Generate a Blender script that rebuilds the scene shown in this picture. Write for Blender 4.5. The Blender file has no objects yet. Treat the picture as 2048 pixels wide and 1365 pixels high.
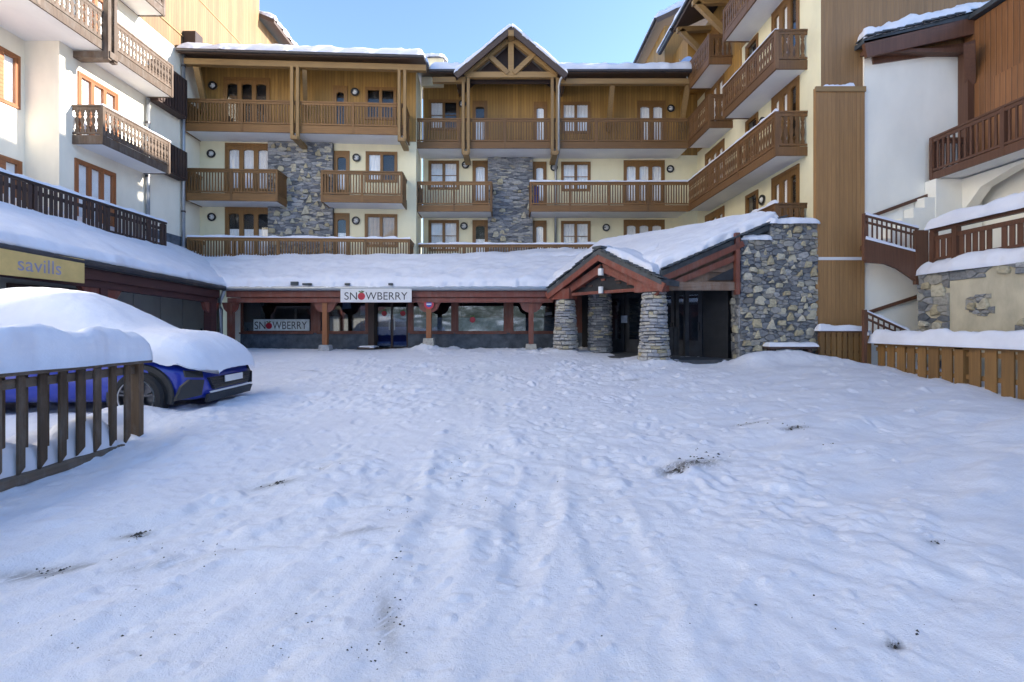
import bpy, math, random
import numpy as np
from mathutils import Vector, Matrix

# ------------------------------------------------------------------ camera, sky, sun, exposure
scene = bpy.context.scene
COL = scene.collection
FPX, CX, HY, EYE = 940.0, 1014.0, 655.0, 1.6      # focal length / vanishing point of the photograph, eye height
cam_d = bpy.data.cameras.new('camera'); cam = bpy.data.objects.new('camera', cam_d); COL.objects.link(cam)
cam.location = (0, 0, EYE); cam.rotation_euler = (math.pi / 2, 0, 0)
cam_d.sensor_width = 36.0; cam_d.lens = FPX / 2048 * 36
cam_d.shift_x = (1024 - CX) / 2048; cam_d.shift_y = -(682.5 - HY) / 2048
cam_d.clip_start = 0.05; cam_d.clip_end = 2000
scene.camera = cam

SUN_EL, SUN_AZ = 21.8, 12.0        # elevation; azimuth measured from +X towards +Y
world = bpy.data.worlds.new('World'); scene.world = world; world.use_nodes = True
wn = world.node_tree.nodes; wl = world.node_tree.links
bg = wn['Background']; sky = wn.new('ShaderNodeTexSky'); sky.sky_type = 'NISHITA'; sky.sun_disc = False
sky.sun_elevation = math.radians(SUN_EL); sky.sun_rotation = math.radians(90 - SUN_AZ)
sky.altitude = 1800; sky.air_density = 1.0; sky.dust_density = 0.6; sky.ozone_density = 1.8
wl.new(sky.outputs[0], bg.inputs[0]); bg.inputs[1].default_value = 0.15
sun_d = bpy.data.lights.new('sun', 'SUN'); sun = bpy.data.objects.new('sun', sun_d); COL.objects.link(sun)
sun_d.energy = 4.2; sun_d.angle = math.radians(0.5); sun_d.color = (1.0, 0.93, 0.82)
sdir = Vector((math.cos(math.radians(SUN_EL)) * math.cos(math.radians(SUN_AZ)),
               math.cos(math.radians(SUN_EL)) * math.sin(math.radians(SUN_AZ)), math.sin(math.radians(SUN_EL))))
sun.rotation_euler = sdir.to_track_quat('Z', 'Y').to_euler(); sun.location = sdir * 60
vs = scene.view_settings
vs.view_transform = 'Standard'; vs.look = 'None'; vs.gamma = 1.0; vs.use_curve_mapping = False
vs.exposure = 1.76

R = random.Random(7)
def SX(u, Y): return (u - CX) * Y / FPX
def SZ(v, Y): return EYE + (HY - v) * Y / FPX

# ------------------------------------------------------------------ materials
MATS = {}
def newmat(name):
    m = bpy.data.materials.new(name); m.use_nodes = True
    nt = m.node_tree; p = nt.nodes['Principled BSDF']
    MATS[name] = m
    return m, nt, p
def N(nt, t, **kw):
    n = nt.nodes.new(t)
    for k, v in kw.items(): setattr(n, k, v)
    return n
def mapping(nt, scale, coord='Object'):
    tc = N(nt, 'ShaderNodeTexCoord'); mp = N(nt, 'ShaderNodeMapping')
    mp.inputs['Scale'].default_value = scale
    nt.links.new(tc.outputs[coord], mp.inputs[0]); return mp
def noise(nt, vec, scale, detail=5, rough=0.55):
    n = N(nt, 'ShaderNodeTexNoise'); n.inputs['Scale'].default_value = scale
    n.inputs['Detail'].default_value = detail; n.inputs['Roughness'].default_value = rough
    if vec is not None: nt.links.new(vec, n.inputs['Vector'])
    return n
def ramp(nt, fac, stops):
    r = N(nt, 'ShaderNodeValToRGB'); e = r.color_ramp.elements
    while len(e) > 1: e.remove(e[-1])
    e[0].position = stops[0][0]; e[0].color = (*stops[0][1], 1)
    for pos, c in stops[1:]:
        k = e.new(pos); k.color = (*c, 1)
    nt.links.new(fac, r.inputs[0]); return r
def mixc(nt, fac, a, b, blend='MIX'):
    m = N(nt, 'ShaderNodeMix'); m.data_type = 'RGBA'; m.blend_type = blend
    for sock, val in ((m.inputs[0], fac), (m.inputs[6], a), (m.inputs[7], b)):
        if hasattr(val, 'type') and hasattr(val, 'links'): nt.links.new(val, sock)
        elif isinstance(val, (int, float)): sock.default_value = val
        else: sock.default_value = (*val, 1)
    return m.outputs[2]
def math_(nt, op, a, b=0.0):
    m = N(nt, 'ShaderNodeMath'); m.operation = op
    for sock, val in ((m.inputs[0], a), (m.inputs[1], b)):
        if hasattr(val, 'links'): nt.links.new(val, sock)
        else: sock.default_value = val
    return m.outputs[0]
def bump(nt, p, h, strength, dist=0.02):
    b = N(nt, 'ShaderNodeBump'); b.inputs['Strength'].default_value = strength; b.inputs['Distance'].default_value = dist
    nt.links.new(h, b.inputs['Height']); nt.links.new(b.outputs[0], p.inputs['Normal'])
def scl(c, k): return tuple(min(1, x * k) for x in c)

def mat_wood(name, col, var=0.35, grain='Z', rough=0.6, board=None, axis='X', rnd=0.25, weather=0.0, tone=0.36, gdark=0.45):
    m, nt, p = newmat(name)
    sc = {'X': (1.2, 22, 22), 'Y': (22, 1.2, 22), 'Z': (22, 22, 1.2)}[grain]
    mp = mapping(nt, sc); n1 = noise(nt, mp.outputs[0], 1.0, 6, 0.65)
    c = ramp(nt, n1.outputs[0], [(0.25, scl(col, 1 - var)), (0.55, col), (0.8, scl(col, 1 + var))]).outputs[0]
    mp2 = mapping(nt, (0.9, 0.9, 0.5)); n2 = noise(nt, mp2.outputs[0], 1.3, 3)
    c = mixc(nt, math_(nt, 'MULTIPLY', n2.outputs[0], 0.6), c, scl(col, 0.62))
    if weather:
        n3 = noise(nt, mapping(nt, (3, 3, 1)).outputs[0], 2.0, 5, 0.7)
        f = ramp(nt, n3.outputs[0], [(0.45, (0, 0, 0)), (0.7, (1, 1, 1))]).outputs[0]
        c = mixc(nt, math_(nt, 'MULTIPLY', f, weather), c, (0.24, 0.22, 0.2))
    oi = N(nt, 'ShaderNodeObjectInfo')
    k = math_(nt, 'ADD', math_(nt, 'MULTIPLY', oi.outputs['Random'], rnd), 1 - rnd / 2)
    hgt = n1.outputs[0]
    if board:
        tc = N(nt, 'ShaderNodeTexCoord'); sp = N(nt, 'ShaderNodeSeparateXYZ'); nt.links.new(tc.outputs['Object'], sp.inputs[0])
        q = math_(nt, 'DIVIDE', sp.outputs[axis], board)
        fl = math_(nt, 'FLOOR', q); fr = math_(nt, 'FRACT', q)
        wnz = N(nt, 'ShaderNodeTexWhiteNoise'); wnz.noise_dimensions = '1D'; nt.links.new(fl, wnz.inputs['W'])
        k = math_(nt, 'MULTIPLY', k, math_(nt, 'ADD', math_(nt, 'MULTIPLY', wnz.outputs['Value'], tone), 1 - tone / 2))
        d = math_(nt, 'ABSOLUTE', math_(nt, 'SUBTRACT', fr, 0.5))
        groove = ramp(nt, d, [(0.40, (1, 1, 1)), (0.49, (0, 0, 0))]).outputs[0]
        hgt = math_(nt, 'ADD', math_(nt, 'MULTIPLY', n1.outputs[0], 0.15), groove)
        c = mixc(nt, math_(nt, 'SUBTRACT', 1.0, groove), c, scl(col, gdark))
    cc = N(nt, 'ShaderNodeCombineXYZ')
    for i in range(3): nt.links.new(k, cc.inputs[i])
    c = mixc(nt, 1.0, c, cc.outputs[0], 'MULTIPLY')
    nt.links.new(c, p.inputs['Base Color']); p.inputs['Roughness'].default_value = rough
    bump(nt, p, hgt, 0.5, 0.012 if board else 0.004)
    return m
def mat_plaster(name, col, stain=0.25, scale=1.0):
    m, nt, p = newmat(name)
    n1 = noise(nt, mapping(nt, (0.7, 0.7, 0.35)).outputs[0], 1.2 * scale, 6, 0.6)
    n2 = noise(nt, mapping(nt, (1, 1, 1)).outputs[0], 55, 4, 0.6)
    c = ramp(nt, n1.outputs[0], [(0.3, scl(col, 1 - stain)), (0.6, col), (0.85, scl(col, 1.06))]).outputs[0]
    n3 = noise(nt, mapping(nt, (5, 5, 0.3)).outputs[0], 1.0, 5, 0.7)
    f = ramp(nt, n3.outputs[0], [(0.55, (0, 0, 0)), (0.8, (1, 1, 1))]).outputs[0]
    c = mixc(nt, math_(nt, 'MULTIPLY', f, stain * 0.6), c, scl(col, 0.7))
    nt.links.new(c, p.inputs['Base Color']); p.inputs['Roughness'].default_value = 0.9
    bump(nt, p, n2.outputs[0], 0.35, 0.01)
    return m
def mat_stone(name, stops, rough=0.85):
    m, nt, p = newmat(name)
    oi = N(nt, 'ShaderNodeObjectInfo')
    c0 = ramp(nt, oi.outputs['Random'], stops).outputs[0]
    n1 = noise(nt, mapping(nt, (1, 1, 1.6)).outputs[0], 9, 6, 0.65)
    f = ramp(nt, n1.outputs[0], [(0.3, (0.55, 0.55, 0.57)), (0.55, (1, 1, 1)), (0.8, (1.0, 1.0, 1.0))]).outputs[0]
    c = mixc(nt, 1.0, c0, f, 'MULTIPLY')
    n2 = noise(nt, mapping(nt, (1, 1, 3)).outputs[0], 28, 5, 0.7)
    nt.links.new(c, p.inputs['Base Color']); p.inputs['Roughness'].default_value = rough
    bump(nt, p, n2.outputs[0], 0.7, 0.02)
    return m
def mat_plain(name, col, rough=0.5, metal=0.0, var=0.15, bs=0.0, bscale=30):
    m, nt, p = newmat(name)
    n1 = noise(nt, mapping(nt, (1, 1, 1)).outputs[0], 4, 5, 0.6)
    c = ramp(nt, n1.outputs[0], [(0.3, scl(col, 1 - var)), (0.7, scl(col, 1 + var))]).outputs[0]
    nt.links.new(c, p.inputs['Base Color']); p.inputs['Roughness'].default_value = rough; p.inputs['Metallic'].default_value = metal
    if bs: bump(nt, p, noise(nt, mapping(nt, (1, 1, 1)).outputs[0], bscale, 4).outputs[0], bs, 0.01)
    return m
def mat_snow(name, fine=0.35, dirt=False):
    m, nt, p = newmat(name); k = 0.90 if dirt else 0.93
    mp = mapping(nt, (1, 1, 1))
    n1 = noise(nt, mp.outputs[0], 2.0, 5, 0.6)
    c = ramp(nt, n1.outputs[0], [(0.3, scl((0.76, 0.765, 0.84), k)), (0.65, scl((0.835, 0.84, 0.905), k))]).outputs[0]
    if dirt:
        at = N(nt, 'ShaderNodeAttribute'); at.attribute_name = 'dirt'
        mr = mapping(nt, (1, 1, 1)); mr.inputs['Rotation'].default_value = (0, 0, -.95); ms = N(nt, 'ShaderNodeMapping'); ms.inputs['Scale'].default_value = (9, 34, 20)
        nt.links.new(mr.outputs[0], ms.inputs[0]); n4 = noise(nt, ms.outputs[0], 1.0, 7, 0.7)
        f = math_(nt, 'MULTIPLY', at.outputs['Fac'], ramp(nt, n4.outputs[0], [(0.36, (0, 0, 0)), (0.52, (1, 1, 1))]).outputs[0])
        f = math_(nt, 'MINIMUM', math_(nt, 'MULTIPLY', f, 1.5), 1.0)
        n6 = noise(nt, mp.outputs[0], 95, 4, 0.6); n7 = noise(nt, mp.outputs[0], 1.4, 4, 0.6)
        sp_ = math_(nt, 'MULTIPLY', ramp(nt, n6.outputs[0], [(0.63, (0, 0, 0)), (0.70, (1, 1, 1))]).outputs[0], ramp(nt, n7.outputs[0], [(0.45, (0, 0, 0)), (0.66, (1, 1, 1))]).outputs[0])
        at3 = N(nt, 'ShaderNodeAttribute'); at3.attribute_name = 'packed'
        f = math_(nt, 'MAXIMUM', f, math_(nt, 'MULTIPLY', math_(nt, 'MULTIPLY', sp_, 0.8), math_(nt, 'ADD', math_(nt, 'MULTIPLY', at3.outputs['Fac'], 1.0), 0.12)))
        c = mixc(nt, f, c, (0.10, 0.09, 0.08))
        at2 = N(nt, 'ShaderNodeAttribute'); at2.attribute_name = 'packed'
        c = mixc(nt, math_(nt, 'MULTIPLY', at2.outputs['Fac'], 0.4), c, (0.70, 0.71, 0.75))
    nt.links.new(c, p.inputs['Base Color']); p.inputs['Roughness'].default_value = 0.62
    p.inputs['Specular IOR Level'].default_value = 0.3
    n2 = noise(nt, mp.outputs[0], 38, 6, 0.7); n3 = noise(nt, mp.outputs[0], 9, 4, 0.6)
    h = math_(nt, 'ADD', math_(nt, 'MULTIPLY', n2.outputs[0], 0.8 if dirt else 0.5), n3.outputs[0])
    if dirt: h = math_(nt, 'ADD', h, math_(nt, 'MULTIPLY', noise(nt, mp.outputs[0], 120, 4, 0.7).outputs[0], 0.4))
    bump(nt, p, h, fine, 0.025)
    return m
def mat_glass(name, tint=(0.9, 0.95, 1.0), boost=1.0):
    m = bpy.data.materials.new(name); m.use_nodes = True; MATS[name] = m
    nt = m.node_tree; nt.nodes.clear()
    out = N(nt, 'ShaderNodeOutputMaterial'); mx = N(nt, 'ShaderNodeMixShader'); fr = N(nt, 'ShaderNodeFresnel')
    ge = N(nt, 'ShaderNodeNewGeometry')      # same reflectance from both sides of the thin pane
    nt.links.new(math_(nt, 'SUBTRACT', 1.5, math_(nt, 'MULTIPLY', ge.outputs['Backfacing'], 1.5 - 1 / 1.5)), fr.inputs['IOR'])
    tr = N(nt, 'ShaderNodeBsdfTransparent'); tr.inputs[0].default_value = (*tint, 1)
    gl = N(nt, 'ShaderNodeBsdfGlossy'); gl.inputs['Roughness'].default_value = 0.03
    nz = noise(nt, mapping(nt, (1, 1, 1)).outputs[0], 1.5, 2); b = N(nt, 'ShaderNodeBump'); b.inputs['Strength'].default_value = 0.06
    nt.links.new(nz.outputs[0], b.inputs['Height']); nt.links.new(b.outputs[0], gl.inputs['Normal'])
    nt.links.new(math_(nt, 'MINIMUM', math_(nt, 'MULTIPLY', fr.outputs[0], boost), 1.0), mx.inputs[0])
    nt.links.new(tr.outputs[0], mx.inputs[1]); nt.links.new(gl.outputs[0], mx.inputs[2]); nt.links.new(mx.outputs[0], out.inputs[0])
    return m

HONEY = (0.42, 0.228, 0.055); BROWN = (0.24, 0.115, 0.045)
M_snow = mat_snow('snow', 0.30); M_gsnow = mat_snow('ground_snow', 0.55, dirt=True)
M_honeyX = mat_wood('honey_cladding', HONEY, 0.25, 'Z', 0.55, board=0.13, axis='X')
M_honeyY = mat_wood('honey_cladding_side', HONEY, 0.25, 'Z', 0.55, board=0.13, axis='Y')
M_tower = mat_wood('brown_cladding', (0.315, 0.17, 0.066), 0.25, 'Z', 0.6, board=0.115, axis='X', tone=0.2, gdark=0.7)
M_pine = mat_wood('pale_pine_cladding', (0.25, 0.145, 0.062), 0.3, 'Z', 0.6, board=0.14, axis='Y')
M_beam = mat_wood('honey_beam', (0.33, 0.20, 0.078), 0.3, 'X', 0.55)
M_beamV = mat_wood('honey_post', (0.33, 0.20, 0.078), 0.3, 'Z', 0.55)
M_rail = mat_wood('balcony_wood', (0.185, 0.09, 0.028), 0.35, 'Z', 0.55, rnd=0.4)
M_railH = mat_wood('balcony_rail_wood', (0.22, 0.108, 0.033), 0.35, 'X', 0.55, rnd=0.3)
M_wing = mat_wood('wing_balcony_wood', (0.185, 0.09, 0.034), 0.35, 'Z', 0.55, rnd=0.4)
M_dark = mat_wood('dark_stained_wood', (0.062, 0.036, 0.03), 0.4, 'Z', 0.6, rnd=0.5)
M_fret = mat_wood('weathered_fretwork', (0.125, 0.082, 0.056), 0.4, 'Z', 0.7, rnd=0.4, weather=0.4)
M_door = mat_wood('door_wood', (0.26, 0.128, 0.036), 0.3, 'Z', 0.45)
M_orange = mat_wood('orange_shutter', (0.36, 0.13, 0.05), 0.3, 'X', 0.5, board=0.11, axis='Z')
M_red = mat_wood('red_stained_beam', (0.205, 0.05, 0.032), 0.4, 'X', 0.5, weather=0.25)
M_redV = mat_wood('red_stained_post', (0.20, 0.055, 0.032), 0.4, 'Z', 0.5, weather=0.25)
M_maroon = mat_wood('maroon_beam', (0.075, 0.026, 0.026), 0.4, 'Y', 0.55)
M_post = mat_wood('orange_post', (0.34, 0.125, 0.045), 0.35, 'Z', 0.5)
M_chalet = mat_wood('chalet_brown', (0.135, 0.058, 0.032), 0.4, 'Z', 0.55, rnd=0.3)
M_chalwall = mat_wood('chalet_cladding', (0.30, 0.125, 0.045), 0.35, 'Z', 0.5, board=0.14, axis='Y')
M_weath = mat_wood('weathered_plank', (0.20, 0.125, 0.085), 0.45, 'X', 0.75, weather=0.5)
M_fence = mat_wood('fence_board', (0.105, 0.066, 0.038), 0.5, 'Z', 0.75, rnd=0.5, weather=0.35)
M_fenceR = mat_wood('fence_rail', (0.155, 0.115, 0.085), 0.4, 'Y', 0.8, weather=0.5)
M_gfence = mat_wood('golden_fence_board', (0.25, 0.132, 0.042), 0.4, 'Z', 0.6, rnd=0.35)
M_cream = mat_plaster('cream_plaster', (0.87, 0.80, 0.56), 0.15)
M_white = mat_plaster('white_plaster', (0.92, 0.87, 0.77), 0.10)
M_ivory = mat_plaster('ivory_plaster', (0.90, 0.83, 0.69), 0.14)
M_soffit = mat_plaster('white_soffit', (0.84, 0.83, 0.82), 0.08)
M_render = mat_plaster('stained_render', (0.56, 0.50, 0.37), 0.35, 2.0)
M_greywall = mat_plaster('grey_wall', (0.36, 0.36, 0.34), 0.2)
M_mortar = mat_plain('mortar', (0.13, 0.135, 0.145), 0.95, 0, 0.3, 0.6, 40)
M_stone = mat_stone('grey_stone', [(0.0, (0.12, 0.13, 0.145)), (0.3, (0.21, 0.22, 0.235)), (0.55, (0.29, 0.29, 0.295)), (0.75, (0.36, 0.34, 0.29)), (0.88, (0.18, 0.175, 0.17)), (1.0, (0.44, 0.44, 0.44))])
M_ystone = mat_stone('yellow_stone', [(0.0, (0.40, 0.34, 0.22)), (0.5, (0.50, 0.45, 0.32)), (1.0, (0.54, 0.50, 0.41))])
M_slatey = mat_stone('slate_stone', [(0.0, (0.14, 0.15, 0.175)), (0.5, (0.26, 0.27, 0.29)), (0.85, (0.38, 0.38, 0.39)), (1.0, (0.48, 0.45, 0.37))])
M_pstone = mat_stone('pale_pillar_stone', [(0.0, (0.30, 0.31, 0.34)), (0.5, (0.42, 0.42, 0.43)), (0.85, (0.52, 0.48, 0.40)), (1.0, (0.36, 0.34, 0.31))])
M_fill0, M_fill1, M_fill2, M_fill3 = [mat_plain('chinking_stone_%d' % i, c_, .85, 0, .35, .7, 30) for i, c_ in enumerate(((.12, .13, .15), (.20, .21, .23), (.30, .30, .30), (.36, .33, .27)))]
M_slate = mat_plain('slate_tile', (0.055, 0.065, 0.075), 0.6, 0, 0.4, 0.6, 25)
M_plinth = mat_plain('slate_plinth', (0.085, 0.10, 0.125), 0.75, 0, 0.45, 0.9, 16)
M_metal = mat_plain('grey_metal', (0.36, 0.38, 0.41), 0.4, 0.6, 0.1)
M_gutter = mat_plain('dark_gutter', (0.06, 0.055, 0.06), 0.45, 0.3, 0.2)
M_eave = mat_wood('dark_eave_board', (0.10, 0.065, 0.05), 0.3, 'X', 0.6)
M_curtain = mat_plain('curtain', (0.88, 0.89, 0.91), 0.9, 0, 0.05)
M_beige = mat_plain('beige_curtain', (0.50, 0.38, 0.27), 0.9, 0, 0.1)
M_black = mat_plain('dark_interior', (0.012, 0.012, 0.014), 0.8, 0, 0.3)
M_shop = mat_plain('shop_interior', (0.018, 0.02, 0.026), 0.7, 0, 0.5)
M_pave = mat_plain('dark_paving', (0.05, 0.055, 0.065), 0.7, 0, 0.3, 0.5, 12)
M_glass = mat_glass('window_glass', (1, 1, 1), boost=1.1); M_shopglass = mat_glass('shop_glass', (0.75, 0.8, 0.85), boost=3.2)
M_signw = mat_plain('sign_white', (0.70, 0.69, 0.70), 0.5, 0, 0.06)
M_ink = mat_plain('sign_ink', (0.035, 0.03, 0.035), 0.5)
M_berry = mat_plain('berry_red', (0.42, 0.012, 0.035), 0.4)
M_leaf = mat_plain('berry_leaf', (0.10, 0.16, 0.04), 0.6)
M_signy = mat_plain('sign_cream', (0.66, 0.46, 0.17), 0.6, 0, 0.1)
M_lilac = mat_plain('sign_grey_letters', (0.30, 0.29, 0.40), 0.5)
M_lampw = mat_plain('lamp_opal', (0.72, 0.72, 0.72), 0.3, 0, 0.05)
M_iron = mat_plain('black_iron', (0.03, 0.03, 0.033), 0.5, 0.4)
M_blue = mat_plain('blue_paint_sign', (0.05, 0.09, 0.40), 0.4)
M_signred = mat_plain('sign_red', (0.55, 0.04, 0.06), 0.4)
M_bag = mat_plain('blue_fabric', (0.02, 0.05, 0.30), 0.8)
M_dish = mat_plain('dish_blue', (0.22, 0.33, 0.58), 0.4, 0, 0.05)
M_rubber = mat_plain('tyre_rubber', (0.018, 0.018, 0.02), 0.85, 0, 0.2, 0.4, 60)
M_rim = mat_plain('alloy_rim', (0.10, 0.10, 0.11), 0.3, 0.8)
M_rimlip = mat_plain('rim_lip', (0.55, 0.56, 0.58), 0.3, 0.7)
M_trim = mat_plain('black_trim', (0.022, 0.023, 0.026), 0.45, 0, 0.1, 0.3, 60)
M_dirt = mat_plain('dark_dirt', (0.05, 0.045, 0.04), 0.95, 0, 0.5)
m, nt, p = newmat('car_paint_blue')
p.inputs['Base Color'].default_value = (0.006, 0.028, 0.34, 1); p.inputs['Metallic'].default_value = 0.1
p.inputs['Roughness'].default_value = 0.32; p.inputs['Coat Weight'].default_value = 0.8; p.inputs['Coat Roughness'].default_value = 0.04
M_car = m

# ------------------------------------------------------------------ helpers
class Fr:
    """A wall frame: s runs along the wall to the viewer's right, d outwards, z up."""
    def __init__(s, ox, oy, ang, s0=0.0):
        s.o = Vector((ox, oy)); s.t = Vector((math.cos(ang), math.sin(ang))); s.n = Vector((s.t.y, -s.t.x)); s.ang = ang; s.s0 = s0
    def p(s, a, d, z):
        q = s.o + s.t * (a - s.s0) + s.n * d
        return (q.x, q.y, z)
class MB:
    def __init__(s): s.v = []; s.f = []; s.m = []
    def poly(s, pts, mi=0):
        b = len(s.v); s.v += [tuple(p) for p in pts]; s.f.append(tuple(range(b, b + len(pts)))); s.m.append(mi)
    def hexa(s, P, mi=0):                       # 8 corners: bottom ring (ccw from above) then top ring
        b = len(s.v); s.v += [tuple(p) for p in P]
        for q in ((3, 2, 1, 0), (4, 5, 6, 7), (0, 1, 5, 4), (1, 2, 6, 5), (2, 3, 7, 6), (3, 0, 4, 7)):
            s.f.append(tuple(b + i for i in q)); s.m.append(mi)
    def box(s, x0, x1, y0, y1, z0, z1, mi=0):
        s.hexa([(x0, y0, z0), (x1, y0, z0), (x1, y1, z0), (x0, y1, z0), (x0, y0, z1), (x1, y0, z1), (x1, y1, z1), (x0, y1, z1)], mi)
    def fbox(s, fr, a0, a1, d0, d1, z0, z1, mi=0):    # d0 inner, d1 outer
        q = [fr.p(a0, d1, 0), fr.p(a1, d1, 0), fr.p(a1, d0, 0), fr.p(a0, d0, 0)]
        s.hexa([(x, y, z0) for x, y, _ in q] + [(x, y, z1) for x, y, _ in q], mi)
    def fprism(s, fr, poly, d0, d1, mi=0):      # polygon in (s,z), extruded from d0 to d1 (d1 outer); ccw seen from outside
        n = len(poly); b = len(s.v)
        s.v += [fr.p(a, d1, z) for a, z in poly] + [fr.p(a, d0, z) for a, z in poly]
        s.f.append(tuple(b + i for i in range(n))); s.m.append(mi)
        s.f.append(tuple(b + n + i for i in reversed(range(n)))); s.m.append(mi)
        for i in range(n):
            j = (i + 1) % n
            s.f.append((b + i, b + n + i, b + n + j, b + j)); s.m.append(mi)
    def beam(s, p0, p1, w, h, mi=0, up=(0, 0, 1)):
        p0 = Vector(p0); p1 = Vector(p1); t = (p1 - p0).normalized(); u = Vector(up)
        sd = t.cross(u)
        if sd.length < 1e-4: sd = t.cross(Vector((1, 0, 0)))
        sd.normalize(); uu = sd.cross(t)
        P = []
        for c in (p0, p1):
            for a, b_ in ((-1, -1), (1, -1), (1, 1), (-1, 1)): P.append(c + sd * (a * w / 2) + uu * (b_ * h / 2))
        b = len(s.v); s.v += [tuple(q) for q in P]
        for q in ((0, 3, 2, 1), (4, 5, 6, 7), (0, 1, 5, 4), (1, 2, 6, 5), (2, 3, 7, 6), (3, 0, 4, 7)):
            s.f.append(tuple(b + i for i in q)); s.m.append(mi)
    def tube(s, pts, r, n=8, mi=0):
        pts = [Vector(p) for p in pts]; b = len(s.v)
        for i, c in enumerate(pts):
            t = (pts[min(i + 1, len(pts) - 1)] - pts[max(i - 1, 0)]).normalized()
            a = t.cross(Vector((0, 0, 1)))
            if a.length < 1e-3: a = t.cross(Vector((0, 1, 0)))
            a.normalize(); c2 = a.cross(t)
            for k in range(n):
                an = 2 * math.pi * k / n
                s.v.append(tuple(c + a * (r * math.cos(an)) + c2 * (r * math.sin(an))))
        for i in range(len(pts) - 1):
            for k in range(n):
                s.f.append((b + i * n + k, b + i * n + (k + 1) % n, b + (i + 1) * n + (k + 1) % n, b + (i + 1) * n + k)); s.m.append(mi)
        s.f.append(tuple(b + k for k in reversed(range(n)))); s.m.append(mi)
        s.f.append(tuple(b + (len(pts) - 1) * n + k for k in range(n))); s.m.append(mi)
    def disc(s, c, nrm, r0, r1, depth, n=20, mi=0):   # ring / disc (r0 = 0) facing nrm, with thickness
        c = Vector(c); nv = Vector(nrm).normalized(); a = nv.cross(Vector((0, 0, 1)))
        if a.length < 1e-3: a = Vector((1, 0, 0))
        a.normalize(); bb = nv.cross(a)
        def P(r, k, d): an = 2 * math.pi * k / n; return tuple(c + a * (r * math.cos(an)) + bb * (r * math.sin(an)) + nv * d)
        if r0 <= 0:
            s.poly([P(r1, k, depth) for k in range(n)], mi)
        for k in range(n):
            if r0 > 0:
                s.poly([P(r0, k, depth), P(r1, k, depth), P(r1, k + 1, depth), P(r0, k + 1, depth)], mi)
                s.poly([P(r0, k + 1, 0), P(r0, k, 0), P(r0, k, depth), P(r0, k + 1, depth)], mi)
            s.poly([P(r1, k, 0), P(r1, k + 1, 0), P(r1, k + 1, depth), P(r1, k, depth)], mi)
    def mesh(s, name, mats, smooth=False):
        me = bpy.data.meshes.new(name); me.from_pydata(s.v, [], s.f)
        for mm in (mats if isinstance(mats, (list, tuple)) else [mats]): me.materials.append(mm)
        if any(s.m): me.polygons.foreach_set('material_index', s.m)
        if smooth: me.polygons.foreach_set('use_smooth', [True] * len(me.polygons))
        me.update(); return me
    def build(s, name, mats, parent=None, smooth=False):
        return link(name, s.mesh(name, mats, smooth), parent)
def link(name, me, parent=None, loc=None, rz=None):
    o = bpy.data.objects.new(name, me); COL.objects.link(o)
    if loc is not None: o.location = loc
    if rz is not None: o.rotation_euler.z = rz
    if parent is not None:
        o.parent = parent
        if parent.type == 'EMPTY': o.matrix_parent_inverse = Matrix.Translation(-parent.location)
    return o
def tag(o, label, cat, group=None, kind=None):
    o['label'] = label
    if cat: o['category'] = cat
    if group: o['group'] = group
    if kind: o['kind'] = kind
    return o
def thing(name, loc, label, cat, group=None):
    o = bpy.data.objects.new(name, None); COL.objects.link(o); o.location = loc; o.empty_display_size = 0.3
    return tag(o, label, cat, group)

# ------------------------------------------------------------------ noise
def _h(ix, iy, seed):
    n = (ix.astype(np.int64) * 374761393 + iy.astype(np.int64) * 668265263 + seed * 974711) & 0x7fffffff
    n = ((n ^ (n >> 13)) * 1274126177) & 0x7fffffff
    return ((n ^ (n >> 16)) & 0xffff) / 65535.0
def vnoise(x, y, seed=0):
    x = np.asarray(x, float); y = np.asarray(y, float)
    ix = np.floor(x); iy = np.floor(y); fx = x - ix; fy = y - iy
    fx = fx * fx * fx * (fx * (fx * 6 - 15) + 10); fy = fy * fy * fy * (fy * (fy * 6 - 15) + 10)
    a = _h(ix, iy, seed); b = _h(ix + 1, iy, seed); c = _h(ix, iy + 1, seed); d = _h(ix + 1, iy + 1, seed)
    return (a + (b - a) * fx) * (1 - fy) + (c + (d - c) * fx) * fy - 0.5
def fbm(x, y, seed=0, oct=4, gain=0.5):
    r = 0; a = 1.0
    for i in range(oct):
        r = r + a * vnoise(x * 2 ** i + 17.3 * i, y * 2 ** i - 9.1 * i, seed + i); a *= gain
    return r
def gbase(x, y):
    z = np.interp(y, [-80, 0, 7, 12.5, 14, 17, 30, 200], [-1.2, 0, .3, .55, .70, .82, .9, 1.2])
    return z

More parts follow.
